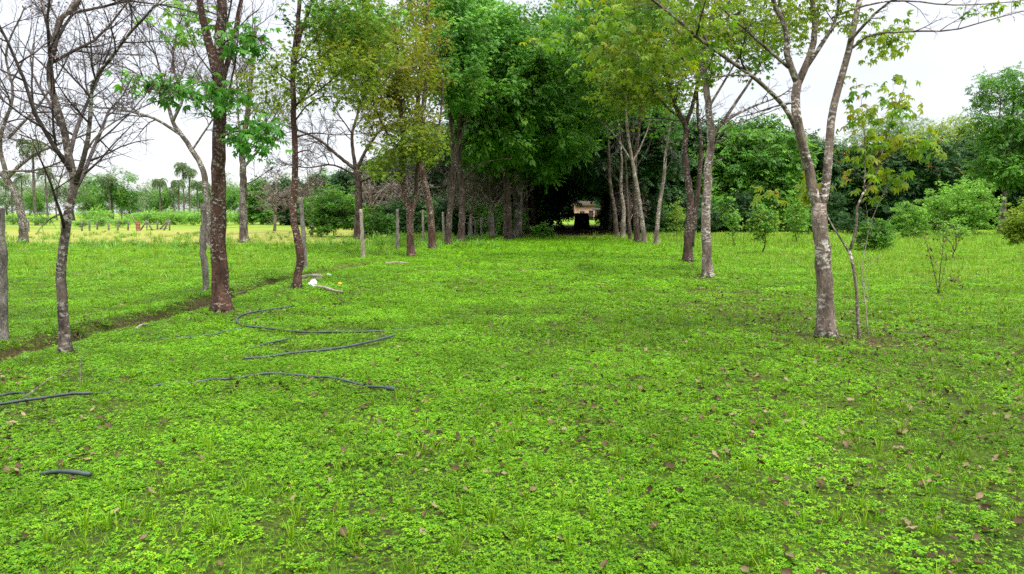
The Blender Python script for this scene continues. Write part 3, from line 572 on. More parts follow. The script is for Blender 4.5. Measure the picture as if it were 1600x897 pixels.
row_tree(963, 370, [(963, 370), (960, 330), (955, 300), (952, 270), (950, 200)], .18, 'dark leaning trunk of the right row where the shade begins', 'leaf_dark', 30,
    [dict(c=(880, 60), r=(75, 60), dY=0, n=120, per=14, rad=.7, size=.26, mat='leaf_blue', rmin=.01), dict(c=(905, 170), r=(62, 70), dY=0, n=150, per=14, rad=.7, size=.26, mat='leaf_mid', rmin=.01)])

# sapling with big yellow green leaves beside the near right trunk, and a thin dry one
SA = make_tree('sapling', 'young sapling with large yellowing leaves, forked low beside the stout grey trunk', 'sapling', (1344, 530),
    [([(1344, 530), (1340, 490), (1338, 450), (1333, 415), (1327, 392)], .022, .018), ([(1327, 395), (1312, 370, .1), (1300, 352, .2), (1292, 335, .3), (1275, 300, .4)], .014, .005),
     ([(1327, 395), (1338, 355), (1340, 320), (1350, 300), (1368, 275, .1), (1378, 240, .2), (1388, 205, .3), (1400, 170, .3), (1412, 140, .3)], .017, .005),
     ([(1350, 300), (1352, 250), (1350, 200), (1345, 150)], .009, .003), ([(1375, 255, .1), (1410, 235, 0), (1450, 222, 0), (1480, 218, 0)], .008, .003)], M['bark_pale'], None,
    crown=[dict(c=(1345, 190), r=(40, 70), dY=.1, n=28, per=3, rad=.14, size=.125, m=1.1, k=1., mat='leaf_yellow', tmpl=T_palm5, rmin=.002, droop=-.5), dict(c=(1400, 170), r=(38, 50), dY=.2, n=28, per=3, rad=.14, size=.125, m=1.1, k=1., mat='leaf_yellow', tmpl=T_palm5, rmin=.002, droop=-.5),
           dict(c=(1430, 225), r=(60, 25), dY=0, n=16, per=3, rad=.09, size=.13, mat='leaf_yellow', tmpl=T_palm5, rmin=.002, droop=-.5), dict(c=(1265, 300), r=(25, 35), dY=.4, n=9, per=3, rad=.09, size=.13, mat='leaf_yellow', tmpl=T_palm5, rmin=.002, droop=-.5),
           dict(c=(1205, 300), r=(32, 16), dY=.5, n=7, per=3, rad=.09, size=.12, m=1., k=1., mat='leaf_yellow', tmpl=T_palm5, rmin=.002, droop=-.8),
           dict(c=(1370, 270), r=(55, 45), dY=.2, n=18, per=3, rad=.09, size=.13, mat='leaf_yellow', tmpl=T_palm5, rmin=.002, droop=-.5)], seed=31, rough=.02)
SB = make_tree('dry_sapling', 'thin pale leafless sapling just right of the yellow leaved one', 'sapling', (1357, 524),
    [([(1357, 524), (1353, 480), (1346, 430, .1), (1352, 390, .1), (1360, 350, .2), (1372, 320, .2)], .010, .003), ([(1348, 440), (1360, 470, -.1), (1352, 420, -.2)], .004, .002)], M['deadwood'], None,
    grow_p=dict(n=(5, 3), t0=(.3, .2), ratio=(.3, .4), maxl=(.35, .15), rmin=.0015), seed=32, rough=.0)
# ---------------------------------------------------------------- background trees: variants built once, then copied
def proto_tree(name, label, cat, ht, ells, nclump, per, rad, size, mat, bark, r0=.2, lean=0., seed=1, group=None, bare=None, tmpl=T_spray, forks=3, trunk_h=.35, fruit=None, flat=.6):
    """a tree at the origin; ells are crown ellipsoids (x, y, z, rx, ry, rz) in metres"""
    global rng
    rng = np.random.default_rng(seed); root = thing(name, label, cat, (0, 0, 0), group); o0 = np.zeros(3)
    sk = Skel(); th = ht * trunk_h; P = np.array([(0, 0, -.1), (lean * .2 + rng.normal(0, .05), 0, th * .5), (lean * .5, rng.normal(0, .1), th), (lean, rng.normal(0, .3), ht * .8)])
    Q = resample(P, 16); r = np.linspace(r0, r0 * .25, 16) * (1 + .4 * np.exp(-np.linspace(0, 8, 16))); sk.add(Q, r); nodes, nr = [Q[5:]], [r[5:]]
    for k in range(forks):
        a = rng.uniform(0, 6.28); j = int(rng.integers(5, 9)); d = np.array((math.cos(a), math.sin(a), 0)); e_ = ells[k % len(ells)]
        b_ = np.array(e_[:3]) + d * np.array(e_[3:6]) * .55; p_ = branch_path(Q[j], b_, 9, .05, .05); rr = np.linspace(r[j] * .7, r0 * .12, 9); sk.add(p_, rr); nodes.append(p_[2:]); nr.append(rr[2:])
    V, Fc = sk.mesh(o0, .05); mesh_obj('trunk', V, Fc, bark, root, smooth=True)
    nodes, nr = np.concatenate(nodes), np.concatenate(nr); tw = Skel()
    if nclump:
        pts = crown_points(ells, nclump); pts = pts[pts[:, 2] > .15]; connect(tw, nodes, nr, pts, rmin=max(.006, r0 * .05))
        pos, ax, up, sz = leaves_at(pts, per, rad, size, flat=flat, jit=.4, droop=-.2)
        val = np.clip(np.repeat(rng.random(len(pts)), per) * .6 + rng.random(len(pos)) * .4, 0, 1)
        leaf_obj('foliage', tmpl, pos, ax, up, sz, M[mat], root, o0, val)
        if fruit:
            k = rng.random(len(pos)) < fruit[1]; pp = pos[k] + ax[k] * .2
            leaf_obj('blossom', T_palm5, pp, ax[k], up[k], np.full(k.sum(), fruit[2]), M[fruit[0]], root, o0)
    if bare:
        P_ = dict(n=(9, 6, 4), t0=(.3, .15, .1), ang=(.5, 1.1), up=.1, ratio=(.55, .5, .45), wob=.16, curl=.03, rmin=.01, tips=[]); P_.update(bare); P_['tips'] = []
        for p_, r_ in list(sk.br): grow(tw, p_, r_, 0, P_)
    if tw.br: V, Fc = tw.mesh(o0); mesh_obj('branches', V, Fc, M['bark_twig'], root)
    return root
def place(o, px, Y, label=None, rz=None, sc=1.0, used=set(), py=None):
    """stand a variant at distance Y under photograph column px"""
    x = (px - 800) / F * Y / 1.0; loc = (x, Y, H(x, Y) - .02)
    rz = rng.uniform(0, 6.28) if rz is None else rz
    if o.name not in used:
        used.add(o.name); o.location = loc; o.rotation_euler = (0, 0, rz); o.scale = (sc, sc, sc)
        if label: o['label'] = label
        return o
    return copy_tree(o, loc, rz, sc, label)
AV = 'trees lining the dark end of the avenue'
av = [proto_tree('avenue_tree', '', 'tree', 12, [(0, 0, 8, 3.2, 3.2, 3.6), (1.5, .8, 6, 2.4, 2.2, 1.8), (-1.4, -.6, 6.6, 2.4, 2.4, 2.), (0, 0, 5.2, 3.2, 3., 1.6)], 330, 22, .7, .66, 'leaf_mid', M['bark_brown'], .2, .3, 51, AV),
      proto_tree('avenue_tree', '', 'tree', 12, [(0, 0, 8.4, 3.6, 3., 3.4), (-1.8, .5, 5.2, 2.4, 2.6, 1.8), (1.5, 0, 5.4, 2.4, 2.6, 1.8)], 320, 22, .7, .66, 'leaf_mid', M['bark_grey'], .22, -.4, 52, AV),
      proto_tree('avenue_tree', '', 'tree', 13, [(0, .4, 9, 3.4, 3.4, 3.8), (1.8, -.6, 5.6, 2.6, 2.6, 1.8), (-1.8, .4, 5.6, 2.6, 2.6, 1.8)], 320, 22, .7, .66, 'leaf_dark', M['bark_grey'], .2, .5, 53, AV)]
rng = np.random.default_rng(99)
AX0, AX1 = 1.6, .094                       # the avenue's centre line: x = AX0*... + AX1*y
ords = ['first', 'second', 'third', 'fourth', 'fifth', 'sixth', 'seventh', 'eighth', 'ninth', 'tenth', 'eleventh', 'twelfth', 'thirteenth', 'fourteenth']
for s in (-1, 1):
    for k in range(13):
        y = (41.0 if s < 0 else 50.5) + k * (3.9 if s < 0 else 3.4) + rng.uniform(-.5, .5)
        xc = -.7 + AX1 * y; x = xc + s * (3.35 + rng.uniform(-.3, .3)); px = 800 + F * x / y
        if y > 92: continue
        lab = 'dark trunk of the shaded %s avenue row, %s beyond the open turf' % ('left' if s < 0 else 'right', ords[k]) if k < 4 else 'one of the far avenue trees merging into the dark tunnel of foliage'
        place(av[int(rng.integers(0, 3))], px, y, lab, sc=rng.uniform(.9, 1.12))
# woods on both sides of the avenue
WD = 'trees of the dark wood behind the orchard and avenue'
wd = [proto_tree('wood_tree', '', 'tree', 9, [(0, 0, 5, 3.4, 3.4, 3.8), (1.6, .5, 2.6, 2.4, 2.4, 2.2), (-1.6, -.5, 2.2, 2.8, 2.6, 2.2)], 330, 24, .66, .66, 'leaf_mid', M['bark_brown'], .22, .2, 61, WD),
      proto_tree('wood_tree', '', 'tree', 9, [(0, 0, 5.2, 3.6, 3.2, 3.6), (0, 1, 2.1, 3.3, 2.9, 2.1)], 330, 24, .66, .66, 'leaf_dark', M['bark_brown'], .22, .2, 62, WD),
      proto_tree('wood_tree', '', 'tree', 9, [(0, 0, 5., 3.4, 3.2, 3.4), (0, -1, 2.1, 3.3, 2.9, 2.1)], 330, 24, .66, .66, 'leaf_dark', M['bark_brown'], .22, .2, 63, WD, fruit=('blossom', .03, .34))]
flow = 'dark bushy tree dotted with orange blossoms behind the shrubs'
spots = [(1075, 56, 1, .95, 'dark round tree right behind the twin trunks of the right row'), (1130, 54, 0, .88, 'full dark green tree filling the gap right of the avenue rows'), (1185, 53, 0, .92, 'glossy green round crown behind the small orchard bushes'),
         (1240, 56, 1, .82, 'dark crown left of the blossoming trees, behind the stout trunk'), (1300, 57, 2, .80, flow + ', leftmost of them'), (1362, 56, 2, .82, flow + ', behind the yellow sapling'),
         (1425, 56, 2, .85, flow + ', above the round citrus bush'), (1485, 58, 2, .80, flow + ', over the big pale green shrub'), (1545, 58, 1, .92, 'very dark tree under the tall airy one at the right'), (1610, 57, 1, 1.0, 'very dark tree cut by the right edge of the view'),
         (1690, 60, 1, 1.0, 'dark tree just past the right edge'),
         (1110, 66, 1, 1.1, None), (1200, 68, 1, .9, None), (1290, 70, 1, .8, None), (1390, 70, 1, .8, None), (1500, 70, 1, .85, None), (1600, 72, 1, 1., None), (1040, 62, 1, 1.1, None), (1020, 72, 0, 1.2, None), (1000, 84, 1, 1.2, None),
         (790, 62, 1, 1.1, None), (755, 60, 1, 1.05, None), (700, 64, 1, 1., None), (745, 76, 0, 1.1, None), (650, 68, 1, .85, None), (600, 72, 1, .8, None), (545, 76, 1, .7, None), (500, 84, 1, .68, None), (455, 92, 1, .68, None), (410, 98, 0, .7, None),
         (820, 72, 1, 1.2, None), (800, 92, 1, 1.2, None), (990, 100, 1, 1.2, None), (690, 90, 0, 1.2, None), (620, 95, 0, 1.1, None)]
for px, Y, k, sc, lab in spots:
    if px >= 1040: Y *= 1.2; sc *= 1.2
    place(wd[k], px, Y, lab or 'one of the dark trees massed at the back of the wood', sc=sc)
for px, Y, sc in ((840, 150, 1.3), (868, 184, 1.5), (905, 192, 1.6), (942, 186, 1.5), (975, 145, 1.3), (860, 175, 1.6), (920, 180, 1.7)):
    place(wd[1], px, Y, 'one of the dark trees closing the far end of the avenue', sc=sc)
# the tall airy tree at the right and distant crowns
tall = proto_tree('tall_tree', 'tall airy dark green tree rising above the wood at the right edge', 'tree', 12, [(-.6, 0, 9.3, 2.1, 1.9, 1.3), (1.4, 0, 8.3, 1.6, 1.5, 1.2), (.3, 0, 6.6, 2.4, 2.0, 1.3), (-1.9, 0, 7.9, 1., 1., .6), (.4, 0, 4.6, 2.6, 2.4, 1.6), (2.6, 0, 9.4, 1.1, 1, .8)], 230, 22, .55, .42, 'leaf_mid', M['bark_grey'], .2, .3, 71)
place(tall, 1562, 50, sc=1.04, rz=0)
umb = proto_tree('umbrella_tree', 'distant flat topped tree showing pale between the two right limbs and the wood', 'tree', 14, [(0, 0, 12, 5.5, 4, 1.6), (-3, 0, 10.6, 3, 3, 1.), (3, 0, 10.8, 3, 3, 1.)], 90, 22, .9, .5, 'leaf_hazed', M['bark_far'], .3, .5, 72, bare=dict(n=(6, 4), ratio=(.5, .5), rmin=.03))
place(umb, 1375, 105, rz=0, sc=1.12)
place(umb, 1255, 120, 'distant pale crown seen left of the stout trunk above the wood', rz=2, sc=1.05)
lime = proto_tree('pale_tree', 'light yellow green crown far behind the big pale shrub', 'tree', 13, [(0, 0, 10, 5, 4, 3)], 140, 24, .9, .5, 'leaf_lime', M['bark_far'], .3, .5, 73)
place(lime, 1478, 88, rz=0, sc=.98)
# scrubby grey bare trees among the left wood
sc_ = proto_tree('bare_scrub_tree', '', 'tree', 7, [(0, 0, 4, 3, 3, 2)], 0, 0, 0, 0, 'leaf_mid', M['bark_grey'], .13, .4, 74, 'bare grey trees of the thicket', bare=dict(n=(9, 6, 4), t0=(.15, .1, .1), ang=(.6, 1.3), ratio=(.6, .55, .5), up=-.05, curl=-.02, rmin=.012, wob=.14), forks=6, trunk_h=.3)
for px, Y, s, lab in ((770, 44, .95, 'tangle of bare grey boughs left of the tunnel mouth'), (735, 46, .9, 'bare grey tree behind the twin trunks with fresh green crowns'), (640, 52, .9, 'bare grey tree between the rusty trees and the green bush'),
                      (585, 56, .9, 'bare grey scrub tree behind the thick dark one'), (490, 60, .9, 'bare grey scrub tree above the green bush'), (430, 62, .85, 'bare grey scrub tree just right of the lone dark trunk'), (985, 50, .6, 'small bare grey tree between trunks of the right row')):
    place(sc_, px, Y, lab, sc=s)
for c_ in sc_.children: c_.data.materials[0] = M['bark_pale']
# distant left woodland: pale rounded trees and palms, distance haze painted into their leaf colour
fd = [proto_tree('distant_tree', '', 'tree', 9, [(0, 0, 5, 4.5, 3.5, 3), (-2.5, 0, 3.5, 3, 3, 2), (2.5, 0, 4, 3, 3, 2)], 130, 22, .9, .5, 'leaf_hazed', M['bark_far'], .2, .2, 81, 'pale trees at the far side of the dry field'),
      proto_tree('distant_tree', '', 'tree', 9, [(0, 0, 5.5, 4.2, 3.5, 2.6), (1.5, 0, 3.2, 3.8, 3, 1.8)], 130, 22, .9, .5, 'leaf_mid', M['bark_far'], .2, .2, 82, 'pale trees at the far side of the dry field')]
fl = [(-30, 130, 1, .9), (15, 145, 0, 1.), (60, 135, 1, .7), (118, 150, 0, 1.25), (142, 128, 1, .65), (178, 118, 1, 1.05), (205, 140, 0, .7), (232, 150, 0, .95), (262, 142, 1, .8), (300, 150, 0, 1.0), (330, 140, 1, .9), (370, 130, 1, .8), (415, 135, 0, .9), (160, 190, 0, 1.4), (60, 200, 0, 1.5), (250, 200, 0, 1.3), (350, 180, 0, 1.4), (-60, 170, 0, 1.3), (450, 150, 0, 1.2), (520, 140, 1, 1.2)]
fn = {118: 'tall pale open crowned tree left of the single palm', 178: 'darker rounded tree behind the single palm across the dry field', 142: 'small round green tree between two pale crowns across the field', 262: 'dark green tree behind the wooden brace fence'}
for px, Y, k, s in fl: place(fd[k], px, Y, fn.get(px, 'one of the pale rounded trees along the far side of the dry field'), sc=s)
bl = proto_tree('field_bush', '', 'bush', 3, [(0, 0, 1.0, 1.9, 1.5, 1.0), (1.2, 0, .7, 1.3, 1.2, .8)], 60, 20, .42, .28, 'leaf_fresh', M['bark_far'], .05, .1, 83, 'bushes along the far field fence')
for k, (px, Y, s) in enumerate(((152, 100, 1.3), (160, 84, .75), (236, 96, 1.1), (255, 98, 1.2), (275, 95, 1.1), (290, 104, 1.2), (218, 104, 1.0), (305, 92, 1.0), (188, 80, .6), (128, 78, .5), (70, 90, .8), (24, 96, .9), (345, 90, 1.), (375, 100, 1.1), (-20, 100, 1.2))):
    place(bl, px, Y, {152: 'round light green bush left of the single palm', 236: 'light green bush rising just behind the brace fence', 160: 'low brownish bush beside the field fence posts'}.get(px, 'one of the low light green bushes behind the field fence'), sc=s)

def palm_proto(name, ht, nf, fl_, seed, mat):
    global rng
    rng = np.random.default_rng(seed); root = thing(name, '', 'palm', (0, 0, 0), 'palms beyond the dry field'); o0 = np.zeros(3)
    sk = Skel(); Q = resample(np.array([(0, 0, -.1), (.1, 0, ht * .4), (-.05, 0, ht * .8), (0, 0, ht)]), 14); r = np.linspace(.19, .11, 14); r[0:2] *= 1.3; sk.add(Q, r)
    V, Fc = sk.mesh(o0, .03); mesh_obj('trunk', V, Fc, M['bark_far'], root, smooth=True)
    ps, axs, ups, szs = [], [], [], []; rib = Skel()
    for k in range(nf):
        a = k * 2.399 + rng.uniform(-.2, .2); el = rng.uniform(-.3, 1.25); d = np.array((math.cos(a) * math.cos(el), math.sin(a) * math.cos(el), math.sin(el)))
        p = [np.array((0, 0, ht))]
        for q_ in range(11):
            d = unit(d + np.array((0, 0, -.17 - .02 * q_))); p.append(p[-1] + d * fl_ / 11)
        p = np.array(p); rib.add(p, np.linspace(.03, .008, 12))
        for q_ in range(1, 12):
            T = unit(p[q_] - p[q_ - 1]); side = unit(np.cross(T, (0, 0, 1.)))
            for s in (-1, 1):
                for e_ in (0, .5):
                    ps.append(p[q_] - T * e_ * fl_ / 11); axs.append(unit(side * s + T * .5 + np.array((0, 0, rng.uniform(-.6, .3))))); ups.append(np.cross(side, T) + rng.normal(0, .3, 3)); szs.append(.62 * math.sin(.5 + 2.3 * q_ / 12) + .1)
    leaf_obj('fronds', kite2(1, .13), np.array(ps), np.array(axs), np.array(ups), np.array(szs), M[mat], root, o0)
    V, Fc = rib.mesh(o0); mesh_obj('frond_ribs', V, Fc, M['leaf_hazed'], root)
    return root
pm = [palm_proto('palm_tree', 7.5, 15, 1.9, 91, 'leaf_hazed'), palm_proto('palm_tree', 9.5, 17, 2.1, 92, 'leaf_hazed')]
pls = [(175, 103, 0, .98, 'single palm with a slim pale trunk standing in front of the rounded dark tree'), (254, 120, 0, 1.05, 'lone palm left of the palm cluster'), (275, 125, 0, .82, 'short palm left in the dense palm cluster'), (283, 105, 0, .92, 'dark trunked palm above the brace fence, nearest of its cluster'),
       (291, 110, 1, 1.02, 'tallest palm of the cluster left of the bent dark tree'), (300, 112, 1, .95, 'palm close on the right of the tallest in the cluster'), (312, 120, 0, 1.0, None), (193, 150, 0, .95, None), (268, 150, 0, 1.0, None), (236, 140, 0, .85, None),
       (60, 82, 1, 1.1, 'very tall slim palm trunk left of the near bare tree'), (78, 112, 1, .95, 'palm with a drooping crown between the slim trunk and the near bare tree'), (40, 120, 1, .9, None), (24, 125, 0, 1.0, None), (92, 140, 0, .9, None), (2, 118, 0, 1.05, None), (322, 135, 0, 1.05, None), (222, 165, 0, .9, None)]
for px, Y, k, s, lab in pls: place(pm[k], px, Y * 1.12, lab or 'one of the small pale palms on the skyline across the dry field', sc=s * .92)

# ---------------------------------------------------------------- shrubs and small trees of the orchard, bushes at the left
def bush_at(name, label, px, py, w, h, mat, seed, nclump=70, per=14, rad=.2, size=.13, low=.05, n2=None, tmpl=T_palm3, bark=None, lift=0., stemr=.03, fruit=None, group=None, dense=True):
    g_ = gp(px, py); s = g_[1] / F; rx, hz = w * s / 2, h * s
    e_ = [(0, 0, lift * hz + (1 - lift) * hz * .52, rx, rx * .9, (1 - lift) * hz * .5), (rx * .4, 0, lift * hz + (1 - lift) * hz * .38, rx * .65, rx * .6, (1 - lift) * hz * .38), (-rx * .35, rx * .1, lift * hz + (1 - lift) * hz * .35, rx * .65, rx * .6, (1 - lift) * hz * .36)]
    if not dense: e_ = e_[:1]
    t_ = proto_tree(name, label, 'bush', hz, e_, nclump, per, rad, size, mat, bark or M['bark_brown'], stemr, .05, seed, group, tmpl=tmpl, forks=4, trunk_h=max(.12, lift * .7), fruit=fruit)
    t_.location = (g_[0], g_[1], H(g_[0], g_[1])); return t_
bush_at('bush', 'big dark green thicket around the foot of the thick bare tree', 522, 370, 108, 90, 'leaf_mid', 101, 220, 20, .36, .26)
bush_at('bush', 'darker green shoulder of scrub right of the thicket', 590, 371, 60, 50, 'leaf_mid', 102, 90, 18, .3, .24)
bush_at('citrus_bush', 'round glossy dark green bush right of the yellow leaved sapling', 1420, 374, 62, 62, 'leaf_fresh', 103, 240, 18, .18, .14, group='orchard bushes')
bush_at('citrus_bush', 'low dark glossy bush in front of the round one', 1366, 393, 60, 52, 'leaf_mid', 104, 190, 16, .16, .13, group='orchard bushes')
bush_at('pale_shrub', 'large dome shaped light green shrub with feathery outline', 1500, 369, 115, 95, 'leaf_fresh', 105, 420, 20, .3, .19, group=None)
bush_at('lime_shrub', 'yellow green shrub cut by the right edge of the view', 1598, 384, 66, 72, 'leaf_lime', 106, 220, 16, .22, .16)
bush_at('citrus_bush', 'small dark vase shaped bush on two thin stems', 1191, 397, 46, 78, 'leaf_mid', 107, 90, 14, .15, .12, lift=.28, stemr=.028, fruit=('leaf_lime', .25, .13), group='orchard bushes')
bush_at('citrus_bush', 'slender open young tree left of the vase shaped bush', 1144, 385, 32, 80, 'leaf_fresh', 108, 55, 12, .14, .12, lift=.2, stemr=.025, group='orchard bushes')
bush_at('column_shrub', 'narrow column shrub with yellowing leaves left of the stout trunk', 1243, 380, 34, 95, 'leaf_fresh', 109, 120, 12, .17, .13, lift=.03, fruit=('leaf_yellow', .12, .12))
bush_at('fruiting_shrub', 'small shrub with yellow leaves peeping behind the twin stem trunk', 1057, 373, 30, 70, 'leaf_lime', 110, 50, 10, .15, .12, lift=.1)
bush_at('twiggy_shrub', 'many stemmed shrub with small leafy pinkish top before the pale dome shrub', 1489, 407, 62, 68, 'leaf_fresh', 111, 46, 10, .13, .10, lift=.45, stemr=.02, fruit=('litter', .06, .10))
bush_at('bush', 'dark green bush in deep shade behind the citrus bushes', 1335, 368, 60, 46, 'leaf_dark', 112, 90, 16, .28, .2)
bush_at('bush', 'small fan shaped green shrub at the left of the tunnel mouth', 847, 373, 32, 28, 'leaf_mid', 113, 60, 12, .2, .2)
bush_at('bush', 'mid green bush behind the dark vase shaped one', 1262, 368, 60, 44, 'leaf_mid', 114, 90, 16, .28, .2)
UG = 'dark undergrowth bushes beside the tunnel of trees'
ug = proto_tree('undergrowth_bush', '', 'bush', 2.6, [(0, 0, 1.2, 1.7, 1.3, 1.2), (1.1, 0, .8, 1.2, 1.1, .8), (-1.1, .2, .9, 1.2, 1.1, .9)], 150, 16, .4, .34, 'leaf_mid', M['bark_brown'], .05, .1, 115, UG)
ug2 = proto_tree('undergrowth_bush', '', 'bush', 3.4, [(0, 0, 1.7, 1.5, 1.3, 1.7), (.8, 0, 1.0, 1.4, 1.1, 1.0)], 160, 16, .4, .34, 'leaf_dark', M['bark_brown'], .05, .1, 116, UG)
for k, (px, Y, s_) in enumerate(((640, 52, .9), (672, 55, 1.), (705, 50, .9), (735, 52, 1.1), (762, 55, 1.1), (785, 50, 1.), (800, 58, 1.2), (815, 66, 1.2), (612, 56, .8), (985, 56, 1.), (1005, 52, .9), (1030, 53, 1.), (1052, 56, 1.1), (975, 70, 1.2), (1085, 57, 1.), (1120, 60, 1.1), (960, 85, 1.2), (845, 95, 1.0), (1160, 58, 1.), (1225, 60, 1.1), (1290, 60, 1.1))):
    place(ug if k % 2 else ug2, px, Y, 'one of the leafy dark bushes filling the foot of the wood beside the avenue', sc=s_)
tw = make_tree('twiggy_plant', 'small nearly leafless reddish plant with upright twigs in the pale grass', 'plant', (1466, 463),
    [([(1466, 463), (1464, 445), (1458, 420), (1452, 395), (1446, 375)], .010, .004), ([(1467, 460), (1468, 430), (1472, 400), (1474, 370), (1474, 335)], .011, .003), ([(1464, 445), (1476, 420), (1480, 395)], .007, .003), ([(1467, 455), (1480, 443), (1492, 432)], .005, .002)],
    M['bark_red'], None, crown=[dict(c=(1466, 385), r=(26, 45), dY=0, n=16, per=3, rad=.05, size=.05, mat='litter', tmpl=T_single, rmin=.0018), dict(c=(1492, 437), r=(14, 10), dY=0, n=6, per=3, rad=.05, size=.06, mat='litter', tmpl=T_single, rmin=.0015)],
    grow_p=dict(n=(4, 2), t0=(.3, .2), ratio=(.35, .4), maxl=(.3, .12), rmin=.0016), seed=33, rough=0)

# ---------------------------------------------------------------- fence posts beside the ditch, the far field fence and brace frame
FP = 'old wooden fence posts along the ditch'
def post(px, py, topy, r, label, lean=0, wob=.0, mat='postwood', seed=1, mids=None):
    global rng
    rng = np.random.default_rng(200 + seed); g_ = gp(px, py); b_ = np.array((g_[0], g_[1], H(g_[0], g_[1]))); T = at(px + lean, topy, g_[1])
    pts = [at(px, py, g_[1])] + [at(px + m_[0], m_[1], g_[1]) for m_ in (mids or [])] + [T]; pts = np.array(pts); pts[0] = b_ - np.array((0, 0, .1))
    Q = resample(pts, 16); rr = np.linspace(r * 1.1, r * .9, 16) * (1 + rng.normal(0, .05, 16)); Q[1:-1] += rng.normal(0, r * .12, (14, 3)); sk = Skel(); sk.add(Q, rr)
    V, Fc = sk.mesh(b_, .10); o_ = mesh_obj('fence_post', V, Fc, M[mat], smooth=False, loc=tuple(b_)); tag(o_, label, 'post', FP); return T
tops = []
tops.append(post(5, 536, 325, .058, 'weathered grey fence post at the left edge, nearest the camera', -6, seed=1))
tops.append(post(321, 457, 318, .052, 'crooked pale whitish post beside the thick reddish trunk', -3, seed=2, mats=None, mids=[(-1, 420), (-5, 385), (-3, 355)]) if False else post(321, 457, 318, .055, 'crooked pale whitish post beside the thick reddish trunk', -3, seed=2, mids=[(-1, 420), (-5, 385), (-3, 355)]))
tops.append(post(477, 421, 308, .06, 'mottled leaning post just right of the kinked slender trunk', -7, seed=3))
tops.append(post(568, 402, 327, .065, 'bright pale post standing alone before the green thicket', -4, mat='deadwood', seed=4))
tops.append(post(621, 391, 327, .062, 'grey post left of the forked rusty tree', 0, seed=5))
tops.append(post(661, 381, 328, .06, 'pale thin post between the forked tree and the leaning rust trunk', 0, mat='deadwood', seed=6))
tops.append(post(694, 376, 331, .065, 'pale thin post just left of the slim dark trunk', -2, mat='deadwood', seed=7))
for k, (px, py, ty) in enumerate(((736, 375, 342), (752, 374, 340), (765, 369, 338), (775, 368, 334), (784, 366, 334), (792, 364, 334), (806, 361, 308), (743, 372, 346))):
    post(px, py, ty, .052, ['small thin post, first right of the twin fresh green trees', 'small thin post, second right of the twin fresh green trees', 'short grey post in the weeds halfway to the tunnel', 'pale taller post in the weeds halfway to the tunnel', 'short post left of the bare grey tangle trunk',
         'short post close before the shaded left row', 'tall thin post at the foot of the shaded left row', 'lowest thin post half sunk in weeds by the twin trees'][k], 0, mat='postwood', seed=10 + k)
sk = Skel()                                    # the strands strung along the posts
for dz in (.12, .5, .85):
    for a, b_ in zip(tops[:-1], tops[1:]):
        t = np.linspace(0, 1, 9)[:, None]; p = a * (1 - t) + b_ * t; p[:, 2] -= dz + .10 * (t * (1 - t))[:, 0] * 4 * .4; sk.add(p, np.full(9, .0022))
V, Fc = sk.mesh(tops[0]); tag(mesh_obj('fence_wire', V, Fc, M['wire'], loc=tuple(tops[0])), 'thin rusty strands of wire strung between the old grey posts', 'wire')
def box_between(a, b_, w, mat, name, parent, origin):
    sk = Skel(); q_ = resample(np.array([a, b_]), 6); sk.add(q_, np.full(6, w)); V, Fc = sk.mesh(origin, .05)
    return mesh_obj(name, V, Fc, mat, parent)
gF = gp(140, 361); base = np.array((gF[0], gF[1], 0.)); ff = thing('field_fence', 'low post and wire fence crossing the dry field at the left', 'fence', base)
fp = []
for px, py, ty in ((-40, 363, 344), (6, 363, 343), (45, 362, 344), (96, 362, 345), (128, 361, 347), (140, 361, 344), (152, 359, 345), (170, 360, 347), (184, 360, 344), (200, 360, 347)):
    g_ = gp(px, py); a = np.array((g_[0], g_[1], -.05)); b_ = at(px + random.uniform(-1, 1), ty, g_[1]); box_between(a, b_, .075 if py < 361.5 else .06, M['postwood'], 'post', ff, base); fp.append(b_)
sk = Skel()
for dz in (.1, .35, .6):
    for a, b_ in zip(fp[:-1], fp[1:]): sk.add(resample(np.array([a - (0, 0, dz), b_ - (0, 0, dz)]), 4), np.full(4, .012))
V, Fc = sk.mesh(base); mesh_obj('wire', V, Fc, M['wire'], ff)
gB = gp(240, 360); base = np.array((gB[0], gB[1], 0.)); bf = thing('brace_fence', 'weathered wooden frame with slanting V braces standing in the dry field', 'fence', base)
for a, b_, nm, w in (((219, 360.5), (229, 345), 'brace', .07), ((230, 345), (238, 360), 'brace', .07), ((250, 358), (263, 344), 'brace', .07), ((256, 360), (263, 346), 'brace', .07), ((229.5, 361), (229.5, 345), 'post', .05), ((246, 358.5), (246, 345), 'post', .07), ((265, 360), (265, 344), 'post', .07), ((232, 359), (262, 357), 'rail', .035)):
    box_between(at(*a, gB[1]), at(*b_, gB[1]), w, M['postwood'], nm, bf, base)
rp = gp(216, 361); base = np.array((rp[0], rp[1], 0.)); rc = thing('red_drum', 'faded red drum with a stick in it, at the end of the brace frame', 'drum', base)
sk = Skel(); zz = np.array([0, .04, .05, .28, .30, .32, .55, .57, .6, .78, .80]); sk.add(np.stack((0 * zz, 0 * zz, zz), 1) + base, np.array([.3, .32, .3, .3, .32, .3, .3, .32, .3, .3, .31]) * .6); V, Fc = sk.mesh(base); mesh_obj('drum_body', V, Fc, M['redwood'], rc, smooth=True)
sk = Skel(); sk.add(resample(np.array([base + (0, 0, .5), base + (-.5, 0, 1.3)]), 6), np.full(6, .035)); V, Fc = sk.mesh(base); mesh_obj('stick', V, Fc, M['deadwood'], rc)

